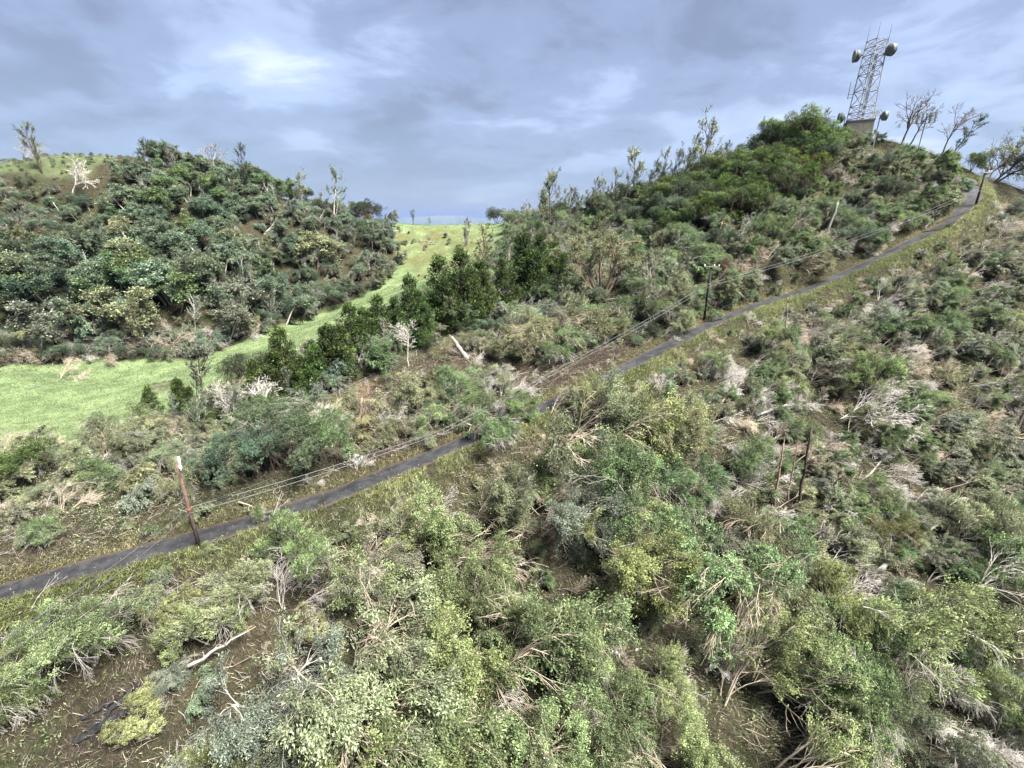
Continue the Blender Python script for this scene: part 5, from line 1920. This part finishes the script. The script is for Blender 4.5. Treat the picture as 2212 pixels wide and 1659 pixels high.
def build_pole(px, py, Y, H, r, mat, arm_dir, arm_len, label, att_h, clamp=True):
    b = pix(px, py, Y)
    g = float(ground(b[0], b[1]))
    z0 = min(g, b[2])
    e = empty('utility_pole', (b[0], b[1], z0), label, 'utility pole')
    Ht = b[2] + H - z0
    mb = MB()
    mb.tube(np.array([[0, 0, -.6], [0, 0, Ht * .5], [0, 0, Ht]]), [r, r * .87, r * .74], 12, cap=True)
    part('shaft', mb, mat, e, True)
    a = unit(np.array([arm_dir[0], arm_dir[1], 0.0]))
    n = np.array([-a[1], a[0], 0])
    R = np.stack([a, n, [0, 0, 1]], 1)
    mb = MB()
    mb.box(np.array([0, 0, Ht - .25]) - n * r * 1.05, [arm_len, .13, .15], R)
    arm = part('crossarm', mb, ARMW, e)
    for t in (-.47, .16, .47):
        mb = MB()
        c = a * arm_len * t - n * r * 1.05 + np.array([0, 0, Ht - .18])
        lathe(mb, [(0, .04), (.05, .12), (.16, .13), (.2, .08), (.26, .11), (.36, .09), (.4, .01)], c, (0, 0, 1), 10)
        part('insulator', mb, PORC, arm, True)
    mb = MB()
    lathe(mb, [(-.09, r * .9), (-.09, r * 1.18), (.09, r * 1.18), (.09, r * .9)], (0, 0, att_h), (0, 0, 1), 12)
    part('cable_clamp', mb, ORANGE if clamp else STEEL, e)
    return np.array([b[0], b[1], z0])


def cable(pts, r, label, sag=1.0, group=None, coil=None):
    P = []
    for a, b, s in zip(pts[:-1], pts[1:], sag):
        t = np.linspace(0, 1, 28)
        q = np.asarray(a)[None] * (1 - t[:, None]) + np.asarray(b)[None] * t[:, None]
        q[:, 2] -= 4 * s * t * (1 - t)
        P.append(q if not P else q[1:])
    P = np.vstack(P)
    o = P[0].copy()
    mb = MB()
    mb.tube(P - o, r, 5, cap=True)
    c = link('overhead_cable', mb.mesh('overhead_cable', [CABLE], True))
    c.location = o
    tag(c, label, 'cable', group)
    return c


build_tower()
build_hut()
build_site()
P1 = build_pole(432, 1187, 39.3, 10, .21, POLE_B, (-.61, .79), 2.3, 'brown wooden utility pole standing on the verge beside the dark road', 4.9)
P2 = build_pole(1522.3, 679.6, 96, 10, .26, POLE_D, (.97, -.15), 2.9, 'black utility pole above the road bend, brush all round it', 7.4, False)
P3 = build_pole(2101, 464.2, 123.8, 10, .28, POLE_D, (.95, .2), 2.6, 'black utility pole beside the wet road at the top of the hill', 6.2, False)
A1, A2, A3 = P1 + [0, 0, 4.9], P2 + [0, 0, 7.4], P3 + [0, 0, 6.2]
KINK = pix(955, 930, 57.5)
END = pix(-260, 1560, 12)
for dz, lab in ((0.0, 'upper of two grey cables strung along the road between the poles'), (-.38, 'lower of two grey cables strung along the road between the poles')):
    off = np.array([.18 if dz else -.18, -.18 if dz else .18, dz])
    cable([END + off * 1.3, A1 + off, KINK + off * .7, A2 + off, A3 + off], .03, lab, (.5, .35, .5, 1.4))
cable([A1 + [0, 0, .12], pix(700, 985, 60)], .018, 'thin wire from the brown pole into the dark thicket', (.3,))
mb = MB()
e = empty('splice_case', A1 + (KINK - A1) * .085 + [-.18, .18, -.14], 'dark splice case hanging on the cable beside the brown pole', 'splice case')
mb.tube(np.array([[0, 0, 0], (KINK - A1) * .045]), [.1, .1], 8, cap=True)
part('body', mb, POLE_D, e, True)
mb = MB()
mb.tube(np.array([(KINK - A1) * .045, (KINK - A1) * .05]), [.07, .05], 8, cap=True)
part('end_cap', mb, ORANGE, e, True)


def build_fence():
    pts = [on_ground(px, py) for px, py in ((640, 905), (690, 880), (735, 858), (790, 832), (845, 802), (900, 772), (960, 745), (1010, 720), (1060, 695), (1110, 672), (1170, 650))]
    o = pts[0]
    e = empty('wire_fence', o, 'thin wire fence along the yellow grass track', 'fence')
    for p in pts:
        mb = MB()
        mb.tube(np.array([p - o - [0, 0, .3], p - o + [0, 0, 1.45]]), [.075, .06], 6, cap=True)
        part('post', mb, ARMW, e)
    for z in (.45, .85, 1.25):
        mb = MB()
        mb.tube(np.array(pts) - o + [0, 0, z], .012, 3)
        part('wire', mb, STEEL, e)


build_fence()

# ------------------------------------------------------------------ single trees, snags and logs


def tree_from(name, S, loc, label, cat, bark, leaf, rng, lf, sides=(10, 8, 5, 3, 3), rmin=.03, wood_split=None):
    e = empty(name, loc, label, cat)
    w = MB()
    wood(w, S, sides, rmin)
    part('trunk', w, BARK[bark], e, True)
    if lf:
        l = MB()
        lf(l, np.array(S.tips), np.array(S.tdir))
        part('crown', l, LEAF[leaf], e)
    return e


def big_gum():
    rng = np.random.default_rng(5)
    S = Sk()
    spec = [dict(n=7, wig=.07, trop=(0, 0, .03), k=(5, 6), t0=.35, ang=(A(20), A(45)), lr=(.4, .6), rr=.55, taper=.45),
            dict(n=6, wig=.16, trop=(0, 0, .05), k=(4, 6), t0=.3, ang=(A(20), A(55)), lr=(.35, .55), rr=.55, taper=.4),
            dict(n=5, wig=.2, trop=(0, 0, .02), k=(4, 5), t0=.3, ang=(A(20), A(55)), lr=(.35, .55), rr=.6),
            dict(n=3, wig=.2, trop=(.05, 0, -.03), tipt=(.5, 1.0))]
    for dx, dy, L in ((-.55, .1, 13), (.28, -.1, 14.5), (.02, .25, 12), (-.75, -.35, 9), (.6, .1, 10)):
        grow(S, rng, np.array([dx * .6, dy * .6, -.8]), unit(np.array([dx, dy, 1.0])), L, .36, 0, spec)

    def lf(l, tips, td):
        keep = np.sin(tips @ rng.normal(0, .5, 3)) + rng.normal(0, .6, len(tips)) > -.8
        leaves(l, rng, tips[keep], td[keep] + np.array([.3, 0, -.2]), 14, .4, .3, (.42, .17), up=.7)
    p = on_ground(1300, 640)
    tree_from('gum_tree', S, p, 'big spreading gum with several red-brown bare trunks beside the evergreens', 'tree', 'red', 'olive', rng, lf, rmin=.035)


big_gum()


def log_between(name, a, b, r0, r1, bark, label, cat, lift=(.2, .2), wob=.12, stubs=5, seed=1, split=True, group=None):
    """a trunk lying or leaning from point a to point b with stubs of limbs and a torn end"""
    rng = np.random.default_rng(seed)
    a, b = np.asarray(a) + [0, 0, lift[0]], np.asarray(b) + [0, 0, lift[1]]
    e = empty(name, a, label, cat, group)
    n = 9
    t = np.linspace(0, 1, n)
    P = np.outer(t, b - a)
    P[1:-1] += rng.normal(0, wob, (n - 2, 3)) * [1, 1, .4]
    R = np.linspace(r0, r1, n) * rng.uniform(.88, 1.1, n)
    mb = MB()
    mb.tube(P, R, 9, cap=True)
    tr = part('trunk', mb, BARK[bark], e, True)
    L = np.linalg.norm(b - a)
    for i in range(stubs):
        k = rng.integers(2, n - 1)
        q = unit(np.cross(b - a, rng.normal(0, 1, 3)) / L + unit(b - a) * .5 + np.array([0, 0, .25]))
        ln = rng.uniform(.08, .28) * L
        m = 4
        Q = P[k] + np.outer(np.linspace(0, 1, m), q) * ln
        Q[1:] += rng.normal(0, ln * .07, (m - 1, 3))
        mb = MB()
        mb.tube(Q, np.linspace(R[k] * .5, .02, m), 5, cap=True)
        part('limb', mb, BARK[bark], tr, True)
    if split:
        mb = MB()
        d = unit(b - a)
        for i in range(6):
            v = unit(np.cross(d, rng.normal(0, 1, 3)))
            mb.tube(np.array([P[-1] + v * r1 * .5 - d * .3, P[-1] + v * r1 * .7 + d * rng.uniform(.25, .8)]), [r1 * .45, .02], 4)
        part('torn_end', mb, BARK['charred' if bark == 'charred' else 'split'], e)
    return e


def at_up(base, px, py):
    """point above the base's distance, on the line through (px, py)"""
    return pix(px, py, base[1])


def snag(px0, py0, px1, py1, r, bark, label, seed, stubs=3, dy=0.0, split=True):
    a = on_ground(px0, py0)
    b = pix(px1, py1, a[1] + dy)
    log_between('broken_snag', a, b, r, r * .6, bark, label, 'dead trunk', lift=(-.3, 0), wob=.05, stubs=stubs, seed=seed, split=split)


snag(1672, 1095, 1693, 957, .16, 'red', 'leftmost of three upright bare broken trunks on the slope', 1)
snag(1700, 1090, 1722, 960, .11, 'red', 'thin middle one of three upright bare broken trunks', 2, 2)
snag(1722, 1105, 1752, 930, .20, 'dark', 'thickest of three upright bare broken trunks, dark stained', 3)
snag(1780, 518, 1810, 437, .42, 'pale', 'pale broken trunk leaning on the tower hill, bark stripped', 4, 1)
snag(1772, 508, 1788, 462, .25, 'dark', 'short dark broken trunk beside the pale leaning one', 5, 1)
snag(1693, 760, 1702, 655, .16, 'pale', 'lone thin bare trunk on the near verge of the road', 6, 7, split=False)
snag(1168, 1060, 1182, 975, .4, 'dark', 'thick black broken trunk below the dirt bank', 7, 1)
snag(772, 925, 782, 860, .3, 'red', 'red-brown shattered trunk beside the uprooted root plate', 8, 3)
snag(1490, 958, 1560, 868, .2, 'dark', 'dark trunk leaning up the slope out of pale brush', 9, 3, dy=3)
snag(2168, 985, 2225, 870, .28, 'dark', 'dark leaning trunk at the right end of the slope', 10, 4, dy=3)
snag(2150, 1140, 2225, 1085, .22, 'dark', 'black half-fallen trunk on the right of the slope', 11, 4, dy=2)
snag(1010, 775, 975, 728, .55, 'grey', 'weathered split stump standing by the fence', 12, 2, split=True)
snag(1720, 1390, 1742, 1320, .16, 'pale', 'pale bare stem standing in a dark gap of the lower slope', 13, 1)
snag(1790, 1640, 1775, 1600, .22, 'pale', 'short pale broken stem low on the slope', 14, 1)
snag(1545, 520, 1560, 480, .2, 'red', 'short splintered trunk on the tower hill above the middle pole', 15, 2)
snag(640, 1530, 690, 1620, .22, 'red', 'rust-coloured bare trunk in the dark hollow below the pale trees', 16, 2)


def lying(p0, p1, r0, r1, bark, label, seed, stubs=5, lift=(.2, .35), cat='log', name='fallen_log', wob=.12, group=None):
    log_between(name, on_ground(*p0), on_ground(*p1), r0, r1, bark, label, cat, lift, wob, stubs, seed, True, group)


lying((165, 1612), (275, 1548), .34, .26, 'charred', 'lowest of the charred black logs in the bottom clearing', 21, 2, cat='log')
lying((195, 1590), (290, 1495), .26, .18, 'charred', 'long charred black log ending at a burnt stump', 22, 3)
lying((180, 1560), (250, 1520), .17, .12, 'charred', 'short charred black log above the longer ones', 23, 3)
lying((2090, 1412), (2235, 1478), .34, .26, 'pale', 'thick pale fallen trunk lying down the right of the slope', 24, 3)
lying((1995, 1350), (2090, 1408), .30, .30, 'dark', 'dark butt of the thick pale fallen trunk', 25, 2)
lying((1870, 1258), (2010, 1170), .30, .14, 'pale', 'long grey leaning trunk with bare boughs under light green leaves', 26, 9, (.4, 2.4))
lying((1530, 528), (1612, 462), .22, .07, 'red', 'long red-brown snapped trunk lying up the tower hill', 28, 8, (.4, 1.2))
lying((1300, 655), (1440, 642), .20, .07, 'pale', 'white bare bough lying to the right of the big gum', 29, 6, (.6, .8))
lying((1400, 655), (1490, 600), .2, .08, 'dark', 'dark fallen trunk left of the middle pole', 30, 6, (.4, .8))
lying((1620, 545), (1760, 535), .15, .05, 'pale', 'straight white bough lying across the tower hill', 31, 6, (.7, .8))
lying((1995, 497), (2035, 462), .16, .05, 'pale', 'pale forked bough fallen at the road edge near the top', 32, 6, (.3, 1.5))
lying((1930, 905), (2050, 950), .22, .12, 'red', 'red-brown fallen trunk among torn roots on the right slope', 33, 8, (.3, .5))
lying((2010, 1055), (2120, 1110), .18, .08, 'red', 'thin red-brown trunk lying down the right slope', 34, 5)
lying((1690, 785), (1760, 815), .16, .12, 'pale', 'pale log lying below the lone bare trunk', 35, 2)
lying((1470, 805), (1440, 850), .12, .05, 'grey', 'grey log lying on the near verge', 36, 4)
lying((1560, 1010), (1680, 960), .18, .06, 'pale', 'white crooked bough lying against the upright broken trunks', 37, 8, (.5, 1.4))
lying((1860, 1045), (1960, 960), .16, .05, 'grey', 'grey forked bough across the dead brush', 38, 8, (.5, 1.2))
lying((1240, 1000), (1390, 1060), .16, .06, 'beige', 'long beige torn bough below the windswept trees', 39, 8, (1.2, 1.0))
lying((415, 1470), (545, 1415), .17, .06, 'pale', 'bleached crooked bough sweeping over the grey tree', 40, 9, (1.6, 2.4))
lying((930, 1180), (1030, 1130), .2, .15, 'dark', 'dark trunk lying under the fan of dead twigs', 41, 3)
lying((1640, 1395), (1560, 1420), .15, .06, 'red', 'rusty bare bough low on the slope', 42, 5, (.5, .8))
lying((980, 1600), (830, 1590), .15, .06, 'beige', 'long beige bough spread above the bottom trees', 43, 9, (1.0, 1.6))
lying((600, 1128), (645, 1130), .14, .05, 'pale', 'white bare branch lying on the verge', 44, 5, (.2, .4))


def fallen(px0, py0, px1, py1, scale, leaf, bark, label, z_up=.1):
    a, b = on_ground(px0, py0), on_ground(px1, py1)
    d = b - a
    e = plant('fallen', a[0], a[1], scale=scale, rz=math.atan2(d[1], d[0]), leaf=leaf, bark=bark, label=label)
    L = math.hypot(d[0], d[1])
    az = math.atan2(d[1], d[0])
    q = Quaternion((math.sin(az), -math.cos(az), 0), math.atan2(d[2], L)) @ Quaternion((0, 0, 1), az)
    e.rotation_quaternion = q
    e.location.z = a[2] + z_up
    e['group'] = label
    return e


fallen(925, 880, 1060, 985, 1.25, 'green', 'red', 'fallen tree blocking the road, torn butt up on the bank', 1.2)
fallen(985, 915, 1085, 975, .9, 'green', 'grey', 'leafy fallen crown lying on the road with the torn tree', .4)
fallen(1995, 505, 2075, 500, .7, 'dark', 'dark', 'small fallen tree lying over the road near the top pole', .2)
fallen(520, 1095, 600, 1125, .5, 'olive', 'beige', 'small fallen branchy top lying over the road beside the brown pole', .2)
fallen(1640, 905, 1800, 850, .9, 'grey', 'pale', 'flattened pale tree lying across the upper near slope', .3)
fallen(1950, 640, 2110, 690, .9, 'grey', 'grey', 'flattened grey tree lying high on the right slope', .3)
fallen(1450, 1000, 1560, 1050, .8, 'blue', 'beige', 'fallen blue-green tree beneath the upright broken trunks', .3)
fallen(1320, 560, 1480, 520, 1.0, 'grey', 'pale', 'fallen grey tree on the flank above the big gum', .3)
fallen(1700, 440, 1800, 480, 1.0, 'green', 'pale', 'fallen green tree below the hut on the tower hill', .3)


def root_plate(px, py, s, label, seed):
    rng = np.random.default_rng(seed)
    p = on_ground(px, py)
    e = empty('uprooted_root_plate', p, label, 'root plate')
    mb = MB()
    for i in range(26):
        a = rng.uniform(0, 2 * np.pi)
        d = unit(np.array([.25 * rng.normal(), math.cos(a), math.sin(a)]))
        P = np.array([[0, 0, s * .7], [0, 0, s * .7] + d * s * .5, [0, 0, s * .7] + d * s * rng.uniform(.7, 1.1) + rng.normal(0, .15, 3)])
        mb.tube(P, [.14 * s, .08 * s, .02], 5)
    part('roots', mb, BARK['red'], e, True)
    mb = MB()
    a = np.linspace(0, 2 * np.pi, 19)[:-1]
    rr = s * .75 * rng.uniform(.8, 1.1, 18)
    ring = np.stack([rng.normal(0, .1, 18), np.cos(a) * rr, s * .7 + np.sin(a) * rr], 1)
    V = np.vstack([[[-.35 * s, 0, s * .7]], ring, [[.35 * s, 0, s * .7]]])
    j = np.arange(18)
    tr = np.vstack([np.stack([np.zeros(18, int), 1 + j, 1 + (j + 1) % 18], 1), np.stack([np.full(18, 19), 1 + (j + 1) % 18, 1 + j], 1)])
    mb.add(V, None, tr)
    part('soil', mb, plain_mat('clinging_soil', (.03, .018, .012), (.09, .05, .035), .95, 0, 3, .6), e)


root_plate(755, 905, 1.8, 'dark uprooted root plate beside the red-brown shattered trunk', 3)
root_plate(1940, 920, 1.5, 'red-brown torn root plate on the right slope', 4)
root_plate(2115, 800, 1.2, 'reddish torn roots high on the right slope', 5)
root_plate(870, 1350, 1.1, 'rusty torn roots in the dark hollow of the lower slope', 6)


def white_plant(px, py, s, label, seed):
    rng = np.random.default_rng(seed)
    p = on_ground(px, py)
    e = empty('white_leaved_shrub', p, label, 'shrub')
    st, lf = MB(), MB()
    tips, td = [], []
    for i in range(9):
        a = rng.uniform(0, 2 * np.pi)
        t = np.array([math.cos(a) * s * rng.uniform(.3, 1), math.sin(a) * s * rng.uniform(.3, 1), rng.uniform(.6, 1.3) * s])
        st.tube(np.array([[0, 0, -.1], t * [.4, .4, .6], t]), [.03, .022, .012], 4)
        tips.append(t)
        td.append(unit(t))
    leaves(lf, rng, np.array(tips), np.array(td), 6, .14, .14, (.42, .17), up=.9)
    part('stems', st, BARK['beige'], e)
    part('leaves', lf, LEAF['white'], e)


white_plant(1345, 1420, 1.7, 'shrub with large silvery white leaves in a dark gap', 2)
white_plant(1118, 1232, .9, 'small silvery white-leaved shrub under the fan of dead twigs', 3)
white_plant(760, 1010, 1.3, 'pale-leaved broken shrub on the bank above the road', 4)


def trough():
    a, b = on_ground(328, 846), on_ground(372, 836)
    c = (a + b) / 2
    e = empty('overgrown_pen', c - [0, 0, .1], 'low grass-grown rectangular wall pen on the pasture', 'pen')
    d = unit((b - a) * [1, 1, 0])
    n = np.array([-d[1], d[0], 0])
    R = np.stack([d, n, [0, 0, 1]], 1)
    W, Dp, Hh, T = 4.6, 3.0, 1.1, .5
    M = plain_mat('mossy_stone', (.06, .065, .04), (.14, .15, .085), .95, 0, 1.4, .5)
    rng = np.random.default_rng(3)
    for s, (o, sz) in enumerate(((n * (Dp / 2), (W, T, Hh)), (-n * (Dp / 2), (W, T, Hh * .9)), (d * (W / 2 - T / 2), (T, Dp - T - .01, Hh * .97)), (-d * (W / 2 - T / 2), (T, Dp - T - .01, Hh * .95)))):
        mb = MB()
        mb.box(o + np.array([0, 0, sz[2] / 2 - .1]), sz, R)
        part('wall', mb, M, e)
    mb = MB()
    m = 260
    k = rng.integers(0, 2, m)
    P = np.where(k[:, None] == 0, d * rng.uniform(-W / 2, W / 2, (m, 1)) + n * np.where(rng.random((m, 1)) < .5, 1, -1) * Dp / 2,
                 d * np.where(rng.random((m, 1)) < .5, 1, -1) * (W / 2 - T / 2) + n * rng.uniform(-Dp / 2, Dp / 2, (m, 1))) + np.array([0, 0, Hh * .95])
    leaves(mb, rng, P, np.tile([.3, 0, 1.0], (m, 1)), 5, .1, .15, (.4, .08), up=.4)
    g = part('grass_tufts', mb, LEAF['tallgrass'], e)
    g['kind'] = 'stuff'


trough()

# dark stump and small lumps on the far bank
for px, py, s, lab in ((916, 541, .9, 'dark stump in the dry grass below the saddle'), (905, 597, .7, 'small dark stump at the edge of the green strip'), (860, 495, 1.0, 'dark brown uprooted stump under the saddle')):
    p = on_ground(px, py)
    log_between('tree_stump', p, p + np.array([.2, .1, s]), s * .8, s * .55, 'dark', lab, 'stump', (-.2, 0), .08, 4, int(px), False)

# ------------------------------------------------------------------ far island and the air


def far_hills():
    D = 26000.0
    px = np.linspace(560, 1330, 120)
    crest = np.interp(px, [560, 700, 830, 850, 880, 930, 960, 1000, 1015, 1040, 1070, 1100, 1200, 1330],
                      [482, 480, 478, 474, 471, 467.5, 466.5, 467, 471, 471, 470.5, 471, 476, 481]) - 1.0
    rng = np.random.default_rng(9)
    crest = crest + np.convolve(rng.normal(0, .9, 126), np.ones(7) / 7, 'valid')[:120]
    rows = []
    for k, (dd, f) in enumerate(((-5000, 0), (-3000, .28), (-1500, .62), (0, 1.0), (2500, .5), (6000, 0))):
        P = np.array([pix(a, c, D) for a, c in zip(px, crest)])
        sc = (D + dd) / D
        z = -562 + (P[:, 2] + 562) * f * (1 + (.12 * rng.normal(size=120) if 0 < f < 1 else 0))
        rows.append(np.stack([P[:, 0] * sc, P[:, 1] * sc, z], 1))
    V = np.concatenate(rows)
    n, k = len(rows), 120
    i, j = np.meshgrid(np.arange(n - 1), np.arange(k - 1), indexing='ij')
    Q = np.stack([i * k + j, i * k + j + 1, (i + 1) * k + j + 1, (i + 1) * k + j], -1).reshape(-1, 4)
    mb = MB()
    mb.add(V, Q)
    tag(link('far_hills', mb.mesh('far_hills', [plain_mat('far_hill_cover', (.05, .07, .05), (.1, .11, .09), .95, 0, .0006, 0)], True)), kind='structure')


far_hills()


def haze():
    mb = MB()
    mb.box([0, 0, -30], [86000, 86000, 1080])
    m = bpy.data.materials.new('haze_air')
    m.use_nodes = True
    nt = m.node_tree
    nt.nodes.clear()
    out = nt.nodes.new('ShaderNodeOutputMaterial')
    v = nt.nodes.new('ShaderNodeVolumePrincipled')
    v.inputs['Color'].default_value = (0.19, 0.28, 0.5, 1)
    v.inputs['Density'].default_value = 3e-5
    nt.links.new(v.outputs[0], out.inputs['Volume'])
    o = link('haze', mb.mesh('haze', [m]))
    tag(o, 'pale bluish air between the camera and the far hills', 'haze', kind='stuff')


if HAZE:
    haze()
